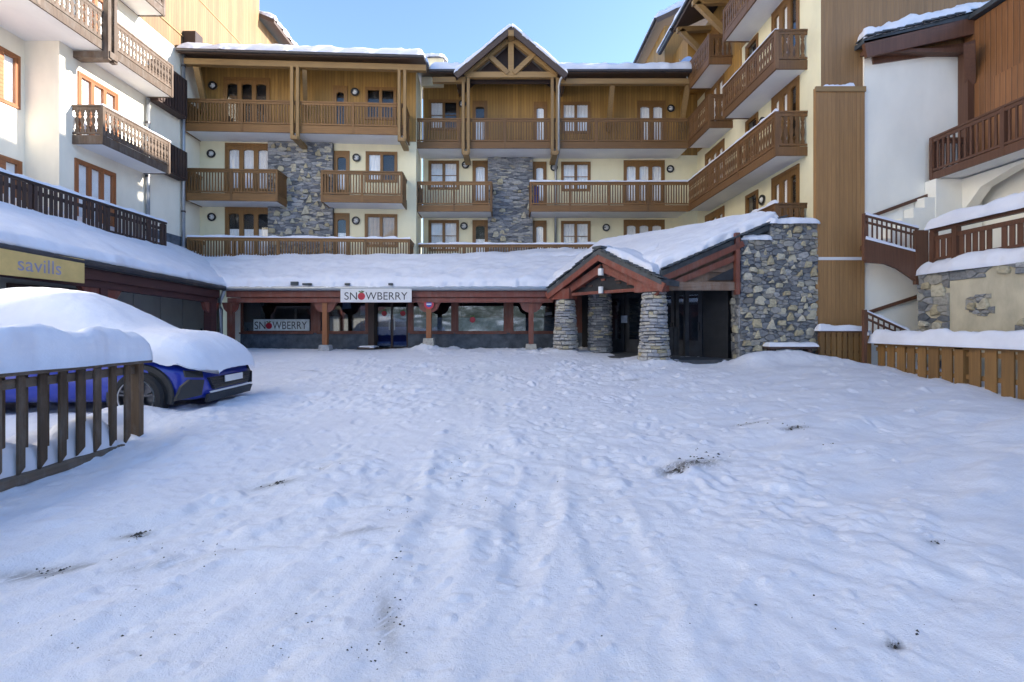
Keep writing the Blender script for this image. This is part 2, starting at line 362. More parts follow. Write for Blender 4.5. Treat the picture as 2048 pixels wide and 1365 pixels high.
# ------------------------------------------------------------------ snow pieces
def grid_mesh(name, X, Y, Z, mat, smooth=True):
    """open height sheet from 2-D arrays"""
    r, c = X.shape
    co = np.stack([X, Y, Z], -1).reshape(-1, 3)
    i = np.arange((r - 1) * (c - 1)); a = (i // (c - 1)) * c + i % (c - 1)
    f = np.stack([a, a + 1, a + c + 1, a + c], -1)
    me = bpy.data.meshes.new(name)
    me.vertices.add(len(co)); me.vertices.foreach_set('co', co.ravel())
    me.loops.add(f.size); me.loops.foreach_set('vertex_index', f.ravel())
    me.polygons.add(len(f)); me.polygons.foreach_set('loop_start', np.arange(0, f.size, 4)); me.polygons.foreach_set('loop_total', np.full(len(f), 4))
    me.polygons.foreach_set('use_smooth', np.ones(len(f), bool))
    me.update(calc_edges=True); me.validate(); me.materials.append(mat)
    return me
SEED = [100]
def snow_quad(name, P00, P10, P11, P01, thick, parent=None, step=0.12, rag=0.5, rnd=0.16, freq=1.6, fall=0.25, drop=0.02, power=2.2):
    """Rounded, uneven layer of snow on the quad P00-P10-P11-P01 (P00-P10 the lower edge)."""
    SEED[0] += 11; sd = SEED[0]
    P00, P10, P11, P01 = [np.array(p, float) for p in (P00, P10, P11, P01)]
    L = max(np.linalg.norm(P10 - P00), np.linalg.norm(P11 - P01)); W = max(np.linalg.norm(P01 - P00), np.linalg.norm(P11 - P10))
    def knots(Ln):
        n = max(6, min(160, int(Ln / step))); e = min(fall, Ln * 0.45) / Ln
        m = np.linspace(e, 1 - e, n); ed = e * (1 - np.cos(np.linspace(0, math.pi / 2, 6)))
        return np.concatenate([[0.0], ed[:-1], m, 1 - ed[:-1][::-1], [1.0]])
    a = knots(L); b = knots(W)
    A, B = np.meshgrid(a, b)
    Q = (P00[None, None] * ((1 - A) * (1 - B))[..., None] + P10[None, None] * (A * (1 - B))[..., None] + P11[None, None] * (A * B)[..., None] + P01[None, None] * ((1 - A) * B)[..., None])
    da = np.minimum(A, 1 - A) * L; db = np.minimum(B, 1 - B) * W
    fa = min(fall, L * 0.45); fb = min(fall, W * 0.45)
    ea = np.clip(da / fa, 0, 1); eb = np.clip(db / fb, 0, 1)
    prof = (1 - (1 - ea) ** power) ** (1 / power) * (1 - (1 - eb) ** power) ** (1 / power)
    S = A * L; T = B * W
    nz = 1 + rag * fbm(S * freq, T * freq, sd, 4) + .16 * fbm(S * 5.5, T * 5.5, sd + 3, 3) - .30 * np.clip(fbm(S * 2.2, T * 2.2, sd + 7, 3) - .18, 0, 1)
    Z = Q[..., 2] + thick * prof * nz
    X = Q[..., 0].copy(); Y = Q[..., 1].copy()
    # wandering edges
    cxy = np.array([Q[..., 0].mean(), Q[..., 1].mean()])
    wob = rnd * (fbm(S * 2.5 + 5, T * 2.5 + 3, sd + 5, 3) + .6 * fbm(S * 9, T * 9, sd + 9, 2)) * np.clip(1.0 - np.minimum(ea, eb), 0, 1)
    tdir = (P10 - P00) / np.linalg.norm(P10 - P00); wdir = (P01 - P00) / np.linalg.norm(P01 - P00)
    k = np.where(eb < ea, 1.0, 0.0); sgnb = np.where(B < 0.5, 1.0, -1.0); sgna = np.where(A < 0.5, 1.0, -1.0)
    for ax, arr in ((0, X), (1, Y)):
        arr += wob * (wdir[ax] * sgnb * k + tdir[ax] * sgna * (1 - k)) * np.minimum(1, min(L, W))
    edge = (A == 0) | (A == 1) | (B == 0) | (B == 1)
    Z[edge] = Q[..., 2][edge] - drop
    return link(name, grid_mesh(name, X, Y, Z, M_snow), parent)
def snow_on(fr, a0, a1, d0, d1, z, thick, parent=None, name='snow_cap', **kw):
    kw.setdefault('step', 0.08); kw.setdefault('fall', 0.12)
    return snow_quad(name, fr.p(a0, d1, z), fr.p(a1, d1, z), fr.p(a1, d0, z), fr.p(a0, d0, z), thick, parent, **kw)

# ------------------------------------------------------------------ stones
def clip(poly, px_, py_, nx, ny):
    out = []; n = len(poly)
    for i in range(n):
        a = poly[i]; b = poly[(i + 1) % n]
        da = (a[0] - px_) * nx + (a[1] - py_) * ny; db = (b[0] - px_) * nx + (b[1] - py_) * ny
        if da <= 0: out.append(a)
        if (da < 0 < db) or (db < 0 < da):
            t = da / (da - db); out.append((a[0] + (b[0] - a[0]) * t, a[1] + (b[1] - a[1]) * t))
    return out
def cells(w, h, cw, ch, rng, jit=0.8, drop=0.0):
    asp = cw / ch; H = h * asp
    pts = []; rad = []
    for r_, tries in ((0.95 * cw, int(0.15 * w * H / cw ** 2)), (0.60 * cw, int(1.6 * w * H / cw ** 2)), (0.44 * cw, int(14 * w * H / cw ** 2))):
        r_ *= jit / 0.85
        for _ in range(tries):
            x, y = rng.uniform(0, w), rng.uniform(0, H)
            if all((x - p_[0]) ** 2 + (y - p_[1]) ** 2 > ((r_ + q_) * 0.72) ** 2 for p_, q_ in zip(pts, rad)): pts.append((x, y)); rad.append(r_)
    res = []
    for i, (x, y) in enumerate(pts):
        poly = [(0, 0), (w, 0), (w, H), (0, H)]
        nb = sorted(((px_ - x) ** 2 + (py_ - y) ** 2, px_, py_, rad[k]) for k, (px_, py_) in enumerate(pts) if k != i)[:18]
        for d2, qx, qy, qr in nb:
            t_ = min(.8, max(.2, .5 + (rad[i] ** 2 - qr ** 2) / (2 * d2)))
            poly = clip(poly, x + (qx - x) * t_, y + (qy - y) * t_, qx - x, qy - y)
            if len(poly) < 3: break
        if len(poly) >= 3: res.append([(a, b / asp) for a, b in poly])
    return res
def stone_obj(name, fr, poly, d, mat, parent, rng, mortar=0.012, proud=0.035):
    # drop very short edges, shrink for the joint, two rings and a slightly domed face
    P = []
    for q in poly:
        if not P or math.hypot(q[0] - P[-1][0], q[1] - P[-1][1]) > 0.015: P.append(q)
    if len(P) > 3 and math.hypot(P[0][0] - P[-1][0], P[0][1] - P[-1][1]) < 0.015: P.pop()
    if len(P) < 3: return None
    cx_ = sum(q[0] for q in P) / len(P); cz_ = sum(q[1] for q in P) / len(P); n = len(P)
    def ring(m, jit):
        out = []
        for a, z in P:
            l = math.hypot(a - cx_, z - cz_) or 1; k = max(0.25, 1 - m / l)
            out.append((cx_ + (a - cx_) * k + rng.uniform(-jit, jit), cz_ + (z - cz_) * k + rng.uniform(-jit, jit)))
        return out
    pr = proud * rng.uniform(0.5, 1.5)
    r0 = ring(mortar, 0.005); r1 = ring(mortar + 0.014, 0.006)
    v = [fr.p(a, d, z) for a, z in r0] + [fr.p(a, d + pr * 0.7, z) for a, z in r0] + [fr.p(a, d + pr * rng.uniform(0.9, 1.15), z) for a, z in r1] + [fr.p(cx_, d + pr * 1.15, cz_)]
    f = []
    for i in range(n):
        j = (i + 1) % n
        f += [(i, j, n + j, n + i), (n + i, n + j, 2 * n + j, 2 * n + i), (2 * n + i, 2 * n + j, 3 * n)]
    me = bpy.data.meshes.new(name); me.from_pydata(v, [], f); me.materials.append(mat); me.update()
    return link(name, me, parent)
def parea(c): return abs(sum(c[i][0] * c[(i + 1) % len(c)][1] - c[(i + 1) % len(c)][0] * c[i][1] for i in range(len(c)))) / 2
def inpoly(x, y, P):
    r = False; j = len(P) - 1
    for i in range(len(P)):
        if (P[i][1] > y) != (P[j][1] > y) and x < (P[j][0] - P[i][0]) * (y - P[i][1]) / (P[j][1] - P[i][1] + 1e-12) + P[i][0]: r = not r
        j = i
    return r
def stone_panel(fr, a0, a1, z0, z1, d, cw, ch, parent, seed, yellow=0.2, mat=None, jit=0.85, proud=0.035, mortar=0.008, inside=None, big=.15, tri=0.6, limit=300):
    """Rubble facing: irregular grey stones, with larger yellow blocks and wedges (yellow = share of the area)."""
    rng = random.Random(seed); w, h = a1 - a0, z1 - z0; blocks = []; cen = []
    for _ in range(400):
        if sum(parea(P) for P in blocks) > yellow * w * h: break
        sx = big * rng.uniform(.55, 1.15); sz = sx * rng.uniform(.8, 1.35); x = rng.uniform(sx, w - sx) if w > 2 * sx else w / 2; z = rng.uniform(sz, h - sz) if h > 2 * sz else h / 2
        if any(math.hypot(x - q[0], z - q[1]) < (sx + q[2]) * 1.15 for q in cen): continue
        j = lambda k: rng.uniform(-k, k) * sx
        if rng.random() < tri: P = [(x - sx + j(.25), z - sz * .8 + j(.15)), (x + sx * .8 + j(.25), z - sz * .8 + j(.15)), (x + sx * .75 + j(.2), z - sz * .3), (x + sx * .25 + j(.2), z + sz + j(.1)), (x - sx * .2 + j(.2), z + sz * .9 + j(.1)), (x - sx * .75 + j(.2), z - sz * .1)]
        else: P = [(x - sx + j(.2), z - sz * .7 + j(.2)), (x + sx * .9 + j(.2), z - sz * .75 + j(.2)), (x + sx + j(.1), z + sz * .1 + j(.2)), (x + sx * .6 + j(.3), z + sz * .7 + j(.1)), (x - sx * .6 + j(.3), z + sz * .75 + j(.1)), (x - sx * 1.0 + j(.1), z + sz * .1)]
        blocks.append(P); cen.append((x, z, sx))
    cs = [c for c in cells(w, h, cw, ch, rng, jit) if not any(inpoly(sum(q[0] for q in c) / len(c), sum(q[1] for q in c) / len(c), P) for P in blocks)]
    cs.sort(key=parea, reverse=True); rest = MB(); n = 0
    for k, c in enumerate([*blocks, *cs]):
        q = [(a0 + a, z0 + z) for a, z in c]
        if inside and not inside(sum(t[0] for t in q) / len(q), sum(t[1] for t in q) / len(q)): continue
        bl = k < len(blocks)
        o = stone_obj('stone', fr, q, d, M_ystone if bl else (mat or M_stone), parent, rng, 0.0 if bl else mortar, proud * (1.7 if bl else 1))
        if o is None: continue
        n += 1
        if n > limit:                           # past the limit: joined into one part
            me = o.data; b_ = len(rest.v); rest.v += [tuple(v.co) for v in me.vertices]; g = rng.randrange(4)
            for p_ in me.polygons: rest.f.append(tuple(b_ + i for i in p_.vertices)); rest.m.append(g)
            bpy.data.objects.remove(o); bpy.data.meshes.remove(me)
    if rest.v: tag(rest.build('small_stones', [M_fill0, M_fill1, M_fill2, M_fill3], parent), 'small chinking stones between the larger ones', None, kind='stuff')

# ------------------------------------------------------------------ building pieces
def wall(fr, a0, a1, z0, z1, openings, bands, name, parent, d=0.0, depth=0.24):
    """Wall face with recessed openings. bands: [(z_from, material)], lowest first."""
    mats = [b[1] for b in bands] + [M_black]
    xs = sorted({a0, a1, *[v for o in openings for v in o[:2] if a0 < v < a1]})
    zs = sorted({z0, z1, *[v for o in openings for v in o[2:4] if z0 < v < z1], *[b[0] for b in bands if z0 < b[0] < z1]})
    mb = MB()
    for i in range(len(xs) - 1):
        for j in range(len(zs) - 1):
            xc = (xs[i] + xs[i + 1]) / 2; zc = (zs[j] + zs[j + 1]) / 2
            if any(o[0] < xc < o[1] and o[2] < zc < o[3] for o in openings): continue
            mi = max(k for k, b in enumerate(bands) if zc >= b[0] or k == 0)
            mb.poly([fr.p(xs[i], d, zs[j]), fr.p(xs[i + 1], d, zs[j]), fr.p(xs[i + 1], d, zs[j + 1]), fr.p(xs[i], d, zs[j + 1])], mi)
    for o in openings:
        b0, b1, c0, c1 = o[:4]; zc = (c0 + c1) / 2; mi = max(k for k, b in enumerate(bands) if zc >= b[0] or k == 0)
        q = [(b0, c0), (b1, c0), (b1, c1), (b0, c1)]
        for k in range(4):
            s, t = q[k], q[(k + 1) % 4]
            mb.poly([fr.p(s[0], d, s[1]), fr.p(s[0], d - depth, s[1]), fr.p(t[0], d - depth, t[1]), fr.p(t[0], d, t[1])], mi)
        mb.poly([fr.p(a, d - depth, z) for a, z in q], len(mats) - 1)
    return mb.build(name, mats, parent)
def window(fr, a0, a1, z0, z1, panes, parent, door=False, curtain=None, d=0.0, name=None, bars=False, fmat=None, arch=True):
    fm = fmat or M_door; mb = MB(); w = 0.065; d = d + 0.07; dd = (d - 0.13, d - 0.03)
    mb.fbox(fr, a0, a0 + w, *dd, z0, z1); mb.fbox(fr, a1 - w, a1, *dd, z0, z1)
    mb.fbox(fr, a0 + w, a1 - w, *dd, z1 - w * (1.6 if door else 1), z1); mb.fbox(fr, a0 + w, a1 - w, *dd, z0, z0 + w)
    iw = (a1 - a0 - 2 * w) / panes; zt = z1 - w * (1.6 if door else 1); zb = z0 + w
    if door: zb = z0 + 0.62
    st = 0.085 if door else 0.06
    rects = []
    for k in range(panes):
        b0 = a0 + w + k * iw; b1 = b0 + iw
        e = (d - 0.125, d - 0.045)
        top = zt - (0.16 if door else st)
        mb.fbox(fr, b0, b0 + st, *e, z0 + w, zt); mb.fbox(fr, b1 - st, b1, *e, z0 + w, zt)
        mb.fbox(fr, b0 + st, b1 - st, *e, top, zt)
        if door:
            mb.fbox(fr, b0 + st, b1 - st, d - 0.115, d - 0.065, z0 + w, zb)
        else: mb.fbox(fr, b0 + st, b1 - st, *e, zb, zb + st * 0.8)
        lo = zb if door else zb + st * 0.8
        if door and arch:      # arched head of each leaf
            xc = (b0 + b1) / 2; hw = (b1 - b0) / 2 - st
            for sg in (-1, 1):
                pts = [(xc + sg * hw, top), (xc + sg * hw, top - 0.07)] + [(xc + sg * hw * math.cos(t), top - 0.07 + 0.07 * math.sin(t)) for t in (0.4, 0.8, 1.2)] + [(xc, top)]
                if sg > 0: pts = pts[::-1]
                mb.fprism(fr, pts[::-1], d - 0.12, d - 0.05)
        if bars:
            mb.fbox(fr, b0 + st, b1 - st, d - 0.095, d - 0.06, (lo + top) / 2 - 0.012, (lo + top) / 2 + 0.012)
        rects.append((b0 + st, b1 - st, lo, top))
    o = mb.build(name or ('french_door' if door else 'window'), fm, parent)
    for k, (b0, b1, c0, c1) in enumerate(rects):
        g = MB(); g.fbox(fr, b0, b1, d - 0.098, d - 0.088, c0, c1); g.build('pane', M_glass, o)
    if curtain:
        cm = curtain if not isinstance(curtain, str) else M_curtain
        for k, (b0, b1, c0, c1) in enumerate(rects):
            if curtain == 'half' and k == panes - 1: continue
            if curtain == 'low': c1 = c0 + (c1 - c0) * 0.62
            c = MB(); n = 10
            for i in range(n):
                x0 = b0 + (b1 - b0) * i / n; x1 = b0 + (b1 - b0) * (i + 1) / n
                e0 = 0.012 * math.sin(i * 2.1); e1 = 0.012 * math.sin((i + 1) * 2.1)
                c.poly([fr.p(x0, d - 0.135 + e0, c0), fr.p(x1, d - 0.135 + e1, c0), fr.p(x1, d - 0.135 + e1, c1), fr.p(x0, d - 0.135 + e0, c1)])
            c.build('curtain', cm, o)
    return o
BAL = {}
def baluster_mesh(style, h, mat):
    key = (style, round(h, 2), mat.name)
    if key in BAL: return BAL[key]
    fr = Fr(0, 0, 0); mb = MB()
    if style == 'bar': mb.fbox(fr, -0.024, 0.024, -0.016, 0.016, 0, h)
    elif style == 'plain': mb.fbox(fr, -0.055, 0.055, -0.012, 0.012, 0, h)
    else:
        if style == 'turned': prof = [(0, .055), (.10, .06), (.17, .03), (.25, .036), (.40, .058), (.52, .055), (.66, .026), (.74, .045), (.80, .03), (.88, .06), (1, .058)]
        else: prof = [(0, .062), (.12, .062), (.18, .028), (.24, .05), (.33, .02), (.45, .045), (.55, .064), (.64, .04), (.70, .018), (.78, .052), (.84, .03), (.9, .062), (1, .062)]
        pts = [(w, h * t) for t, w in prof] + [(-w, h * t) for t, w in reversed(prof)]
        n = len(prof); b = 0
        for i in range(n - 1):
            (t0, w0), (t1, w1) = prof[i], prof[i + 1]
            mb.hexa([(-w0, -.012, h * t0), (w0, -.012, h * t0), (w0, .012, h * t0), (-w0, .012, h * t0), (-w1, -.012, h * t1), (w1, -.012, h * t1), (w1, .012, h * t1), (-w1, .012, h * t1)])
    BAL[key] = mb.mesh('baluster', mat); return BAL[key]
def balcony(fr, a0, a1, depth, zb, parent, style='bar', sp=0.11, ends=(True, True), mat=None, hmat=None, top=1.15, snow=0.0, slab=True, posts=1.9, fascia=0.24, name='balcony', d0=0.0, skip=None):
    """zb = underside of the slab; rail at zb + top."""
    mat = mat or M_rail; hmat = hmat or M_railH
    mb = MB(); t = 0.05
    if slab:
        mb.fbox(fr, a0 + (t if ends[0] else 0) + .004, a1 - (t if ends[1] else 0) - .004, d0 + .003, depth - t - .003, zb + .02, zb + .2, 1)
    mb.fbox(fr, a0, a1, depth - t, depth, zb, zb + fascia)
    if ends[0]: mb.fbox(fr, a0, a0 + t, d0, depth - t, zb, zb + fascia)
    if ends[1]: mb.fbox(fr, a1 - t, a1, d0, depth - t, zb, zb + fascia)
    o = mb.build(name, [hmat, M_soffit], parent)
    zt = zb + top; zl = zb + fascia + 0.03
    r = MB()
    def rail(b0, b1, dA, dB):
        r.fbox(fr, b0, b1, dA - .015, dB + .015, zt - .055, zt); r.fbox(fr, b0, b1, dA + .004, dB - .004, zt - .15, zt - .06); r.fbox(fr, b0, b1, dA + .004, dB - .004, zl, zl + .06)
    rail(a0, a1, depth - t, depth)
    for e, b0, b1 in ((ends[0], a0, a0 + t), (ends[1], a1 - t, a1)):
        if e:
            r.fbox(fr, b0 - .012, b1 + .012, d0, depth - t - .016, zt - .055, zt); r.fbox(fr, b0 + .004, b1 - .004, d0, depth - t, zt - .15, zt - .06); r.fbox(fr, b0 + .004, b1 - .004, d0, depth - t, zl, zl + .06)
    r.build('rail', hmat, o)
    n = max(1, round((a1 - a0) / posts)); h = zt - .15 - zl
    for k in range(n + 1):
        if (k == 0 and not ends[0]) or (k == n and not ends[1]): continue
        a = a0 + .040 + (a1 - a0 - .08) * k / n
        q = MB(); q.fbox(fr, a - .045, a + .045, depth - .085, depth + .012, zb + .03, zt - .058); q.build('post', mat, o)
    me = baluster_mesh(style, h - .06 + .02, mat)
    nb = max(1, int((a1 - a0) / sp))
    for k in range(nb):
        a = a0 + (k + .5) * (a1 - a0) / nb
        if skip and skip(a): continue
        link('baluster', me, o, fr.p(a, depth - t / 2, zl + .055), fr.ang)
    ne = int((depth - d0 - .1) / sp)
    for e, a in ((ends[0], a0 + t / 2), (ends[1], a1 - t / 2)):
        if e:
            for k in range(ne):
                link('baluster', me, o, fr.p(a, d0 + .05 + (k + .5) * (depth - d0 - .1) / ne, zl + .055), fr.ang + math.pi / 2)
    if snow: snow_on(fr, a0 - .02, a1 + .02, depth - .075, depth + .03, zt, snow, o, name='rail_snow', step=.06, fall=.05, rag=.9, freq=3, rnd=.02)
    return o
LAMPN = [0]
def wall_lamp(fr, a, z, where, d=0.0):
    o = thing('wall_lamp', fr.p(a, d, z), 'round wall lamp with dark ring ' + where, 'wall lamp', 'round lamps on the facades')
    nv = (fr.n.x, fr.n.y, 0); c = Vector(fr.p(a, d, z)); nn = Vector(nv)
    mb = MB(); mb.disc(c, nv, 0.0, .16, .03, 20); mb.build('base_plate', M_metal, o)
    mb = MB(); mb.disc(c + nn * .03, nv, .12, .17, .05, 20); mb.build('ring', M_iron, o)
    mb = MB()
    for k in range(4):
        r0, r1, e0, e1 = (.104 * math.cos(k * .37), .104 * math.cos((k + 1) * .37), .03 + .09 * math.sin(k * .37), .03 + .09 * math.sin((k + 1) * .37))
        for j in range(16):
            A0, A1 = 2 * math.pi * j / 16, 2 * math.pi * (j + 1) / 16; tv = Vector((fr.t.x, fr.t.y, 0)); zv = Vector((0, 0, 1))
            P = lambda r_, A, e: tuple(c + tv * (r_ * math.cos(A)) + zv * (r_ * math.sin(A)) + nn * e)
            mb.poly([P(r0, A0, e0), P(r0, A1, e0), P(r1, A1, e1), P(r1, A0, e1)])
    mb.build('globe', M_lampw, o, True)
    mb = MB(); mb.fbox(fr, a - .11, a - .02, d + .03, d + .125, z - .012, z + .012); mb.build('bracket', M_iron, o)
    return o
def text_mesh(name, body, size, extrude, mat):
    cu = bpy.data.curves.new(name, 'FONT'); cu.body = body; cu.size = size; cu.extrude = extrude; cu.align_x = 'LEFT'
    o = bpy.data.objects.new(name, cu); COL.objects.link(o)
    bpy.context.view_layer.update()
    dg = bpy.context.evaluated_depsgraph_get(); me = bpy.data.meshes.new_from_object(o.evaluated_get(dg))
    bpy.data.objects.remove(o); bpy.data.curves.remove(cu)
    me.materials.clear(); me.materials.append(mat); me.name = name
    return me
def place_text(name, body, fr, a0, a1, z0, z1, d, mat, parent, extrude=.006):
    me = text_mesh(name, body, 1.0, 0.0, mat)
    co = np.zeros(len(me.vertices) * 3); me.vertices.foreach_get('co', co); co = co.reshape(-1, 3)
    lo = co.min(0); hi = co.max(0)
    out = []
    for c in co:
        out.append(fr.p(a0 + (c[0] - lo[0]) / (hi[0] - lo[0]) * (a1 - a0), d, z0 + (c[1] - lo[1]) / (hi[1] - lo[1]) * (z1 - z0)))
    me.vertices.foreach_set('co', np.array(out).ravel()); me.update()
    return link(name, me, parent)

# ================================================================== THE SETTING: snow-covered ground
def unproj(u, v):
    Y = 8.0
    for _ in range(30): Y = FPX * (EYE - float(gbase(0, Y))) / max(20, v - HY)
    return SX(u, Y), Y
def seg_dist(X, Y, pts):
    D = np.full(X.shape, 1e9)
    for (x0, y0), (x1, y1) in zip(pts[:-1], pts[1:]):
        dx, dy = x1 - x0, y1 - y0; L2 = dx * dx + dy * dy + 1e-9
        t = np.clip(((X - x0) * dx + (Y - y0) * dy) / L2, 0, 1)
        D = np.minimum(D, np.hypot(X - x0 - t * dx, Y - y0 - t * dy))
    return D
TRACKS = [([(958, 716), (940, 790), (925, 900), (900, 1010), (850, 1130), (760, 1400)], .19, .06),
          ([(985, 716), (985, 800), (990, 900), (1000, 1010), (1010, 1130), (1010, 1420)], .15, .03),
          ([(1120, 860), (1075, 1000), (1040, 1150), (1015, 1420)], .13, .05),
          ([(1140, 860), (1190, 1000), (1250, 1180), (1300, 1420)], .15, .035),
          ([(680, 900), (560, 970), (400, 1040), (270, 1070), (60, 1150), (-120, 1210)], .2, .08),
          ([(860, 940), (640, 1060), (420, 1180), (150, 1330), (0, 1420)], .2, .07),
          ([(1000, 990), (800, 1080), (640, 1200), (480, 1400)], .14, .035),
          ([(1370, 1030), (1550, 1110), (1760, 1170), (2048, 1260)], .16, .09),
          ([(1420, 960), (1700, 900), (2048, 830)], .2, .06),
          ([(1330, 1060), (1600, 970), (2048, 940)], .18, .07),
          ([(1250, 950), (1500, 850), (1800, 800)], .18, .05),
          ([(1480, 1220), (1700, 1240), (2048, 1330)], .15, .07)]
TRACKS = [([unproj(u, v) for u, v in p_], w, d) for p_, w, d in TRACKS]
def mound(X, Y, x, y, sx, sy, h): return h * np.exp(-((X - x) / sx) ** 2 - ((Y - y) / sy) ** 2)
def ground_z(X, Y, fine=True):
    Z = gbase(X, Y) + 0.0
    inn = np.clip((Y + 2) / 3, 0, 1) * np.clip((22 - Y) / 3, 0, 1)
    Z = Z + .07 * fbm(X * .35, Y * .35, 3, 3) * inn
    near = np.clip((5.5 - Y) / 3, 0, 1) * np.clip((2.2 - X) / 2, 0, 1)
    rough = np.clip(.55 + 1.3 * fbm(X * .5 + 9, Y * .5, 40, 3), .12, 1.0) * (1 - .6 * near)
    right = np.clip((X - 1.2) / 2.5, 0, 1)
    # wind-smoothed drifts to the right, trampled lumps elsewhere
    Xr = X * .90 + Y * .42; Yr = -X * .42 + Y * .90
    Z = Z + right * .11 * fbm(Xr * .55, Yr * 1.5, 71, 3) * inn
    if fine:
        rm = rough * (1 - .55 * right)
        Z = Z + rm * .05 * fbm(X * 2.1, Y * 2.1, 11, 3) + rm * .05 * fbm(X * 4.6, Y * 4.6, 23, 3) * np.clip(.5 + 2 * fbm(X * .9, Y * .9, 29, 2), 0, 1) + (.003 + .014 * rm) * fbm(X * 11, Y * 11, 31, 3)
        lump = np.clip(fbm(X * 3.3, Y * 3.3, 57, 3) - .16, 0, 1)
        Z = Z + rm * .15 * lump
        crust = np.clip(fbm(X * .8 + 3, Y * .8, 63, 3) + .28, 0, .6) * (1 - .5 * right)
        Z = Z + crust * (.05 * np.clip(fbm(X * 7, Y * 7, 65, 3) + .02, 0, 1) + .03 * np.clip(fbm(X * 17, Y * 17, 67, 2) - .04, 0, 1))
        Xs = X * .55 + Y * .83; Ys = -X * .83 + Y * .55
        Z = Z + near * (.016 * fbm(Xs * 1.1, Ys * 6, 81, 4) + .010 * fbm(Xs * 5, Ys * 16, 85, 3))
        Z = Z + right * np.clip((8 - Y) / 4, 0, 1) * .07 * fbm(Xr * 1.2 + 4, Yr * 2.2, 79, 3)
        Z = Z + right * .018 * fbm(Xr * 1.6, Yr * 4.2, 75, 3)
    for pts, w, d in TRACKS:
        d = d * (np.clip((pts[0][1] - Y) / 2.2, 0, 1) if pts[0][1] < 10 and pts[0][0] < 3 else 1.0)
        wob = .13 * fbm(X * 1.1, Y * 1.1, 91, 3); d = d * np.clip(.75 + 1.2 * fbm(X * .9, Y * .9, 95, 2), .1, 1.3)
        D = np.abs(seg_dist(X, Y, pts) + wob)
        Z = Z - .42 * d * np.exp(-(D / w) ** 4) + .16 * d * np.exp(-((D - w * 1.45) / (w * .45)) ** 2)
    # banked snow
    Z = Z + mound(X, Y, 7.4, 12.65, 1.25, .55, .42) + mound(X, Y, 6.5, 12.4, .5, .5, .18) + mound(X, Y, 8.9, 12.2, .6, .4, .15)
    Z = Z - mound(X, Y, 9.7, 8.5, 1.0, 3.0, .10) + mound(X, Y, 8.2, 11.2, 1.0, .6, .10)
    Z = Z + mound(X, Y, -2.85, 16.35, .45, .35, .22) + mound(X, Y, 1.9, 15.3, .7, .5, .14) + mound(X, Y, 4.2, 12.6, .8, .45, .12)
    Z = Z - mound(X, Y, -4.35, 4.8, .45, 2.2, .10) + mound(X, Y, -5.1, 5.3, .4, 1.6, .26) + mound(X, Y, -3.4, 5.6, .7, .6, .12)
    Z = Z + mound(X, Y, -6.1, 6.35, 2.2, .40, .12) + mound(X, Y, -4.25, 7.2, .5, 1.3, .15)
    Z = Z - .22 * np.clip((X - 3.2) / .8, 0, 1) * np.clip((Y - 14.2) / .8, 0, 1)
    Z = Z - .25 * np.clip((Y - 17.0) / .6, 0, 1)
    return Z
ys = np.concatenate([np.linspace(-90, -2, 24), np.linspace(-1.5, 1.4, 30)])
Yc = [1.45]
while Yc[-1] < 18.2: Yc.append(Yc[-1] + min(.06, max(.014, .0030 * Yc[-1] ** 1.25)))
ys = np.concatenate([ys, np.array(Yc), np.linspace(18.6, 60, 26), np.linspace(70, 400, 12)])
xs = np.concatenate([np.linspace(-400, -20, 20), np.linspace(-18, -11.2, 40), np.arange(-11, -5.0, .04), np.arange(-5.0, 5.0, .024), np.arange(5.0, 11, .04), np.linspace(11.2, 18, 40), np.linspace(20, 400, 20)])
GX, GY = np.meshgrid(xs, ys)
GZ = ground_z(GX, GY)
rngf = random.Random(404)
def foot(x, y, a, l=.14, w=.055, dep=.035):
    if dep > 0: dep *= .16 + .40 * min(1, max(0, (y - 4) / 5))
    i0, i1 = np.searchsorted(xs, [x - .4, x + .4]); j0, j1 = np.searchsorted(ys, [y - .4, y + .4])
    dx = GX[j0:j1, i0:i1] - x; dy = GY[j0:j1, i0:i1] - y; ca, sa = math.cos(a), math.sin(a)
    q = np.sqrt(((dx * ca + dy * sa) / l) ** 2 + ((-dx * sa + dy * ca) / w) ** 2) * (1 + .9 * fbm(GX[j0:j1, i0:i1] * 6, GY[j0:j1, i0:i1] * 6, 601, 2))
    GZ[j0:j1, i0:i1] += -dep * np.exp(-q ** 4) + .35 * dep * np.exp(-((q - 1.45) / .35) ** 2)
for pth in ([(-1.2, 2.5), (-2.0, 7), (-3.4, 12), (-4.6, 16)], [(1.4, 2.2), (1.8, 6), (2.6, 10), (3.1, 13.6)], [(2.8, 13.4), (-.5, 14.2), (-4.4, 16)], [(-2.6, 3.2), (-2.9, 6.5), (-3.2, 9.5), (-4.5, 15.6)], [(3.4, 12.5), (5.5, 11), (8.2, 11.9)], [(.4, 3.5), (.2, 8), (1.2, 12)]):
    for (x0, y0), (x1, y1) in zip(pth[:-1], pth[1:]):
        L_ = math.hypot(x1 - x0, y1 - y0); a_ = math.atan2(y1 - y0, x1 - x0); n_ = int(L_ / .36)
        for k in range(n_):
            t = k / n_; sd = .11 * (1 if k % 2 else -1) + rngf.gauss(0, .05)
            foot(x0 + (x1 - x0) * t - math.sin(a_) * sd, y0 + (y1 - y0) * t + math.cos(a_) * sd, a_ + rngf.gauss(0, .2), dep=rngf.uniform(.02, .045))
for k in range(120): foot(rngf.uniform(-4, 7.5), rngf.uniform(3, 15.5), rngf.uniform(0, 3.14), rngf.uniform(.08, .2), rngf.uniform(.05, .1), rngf.uniform(.01, .035))
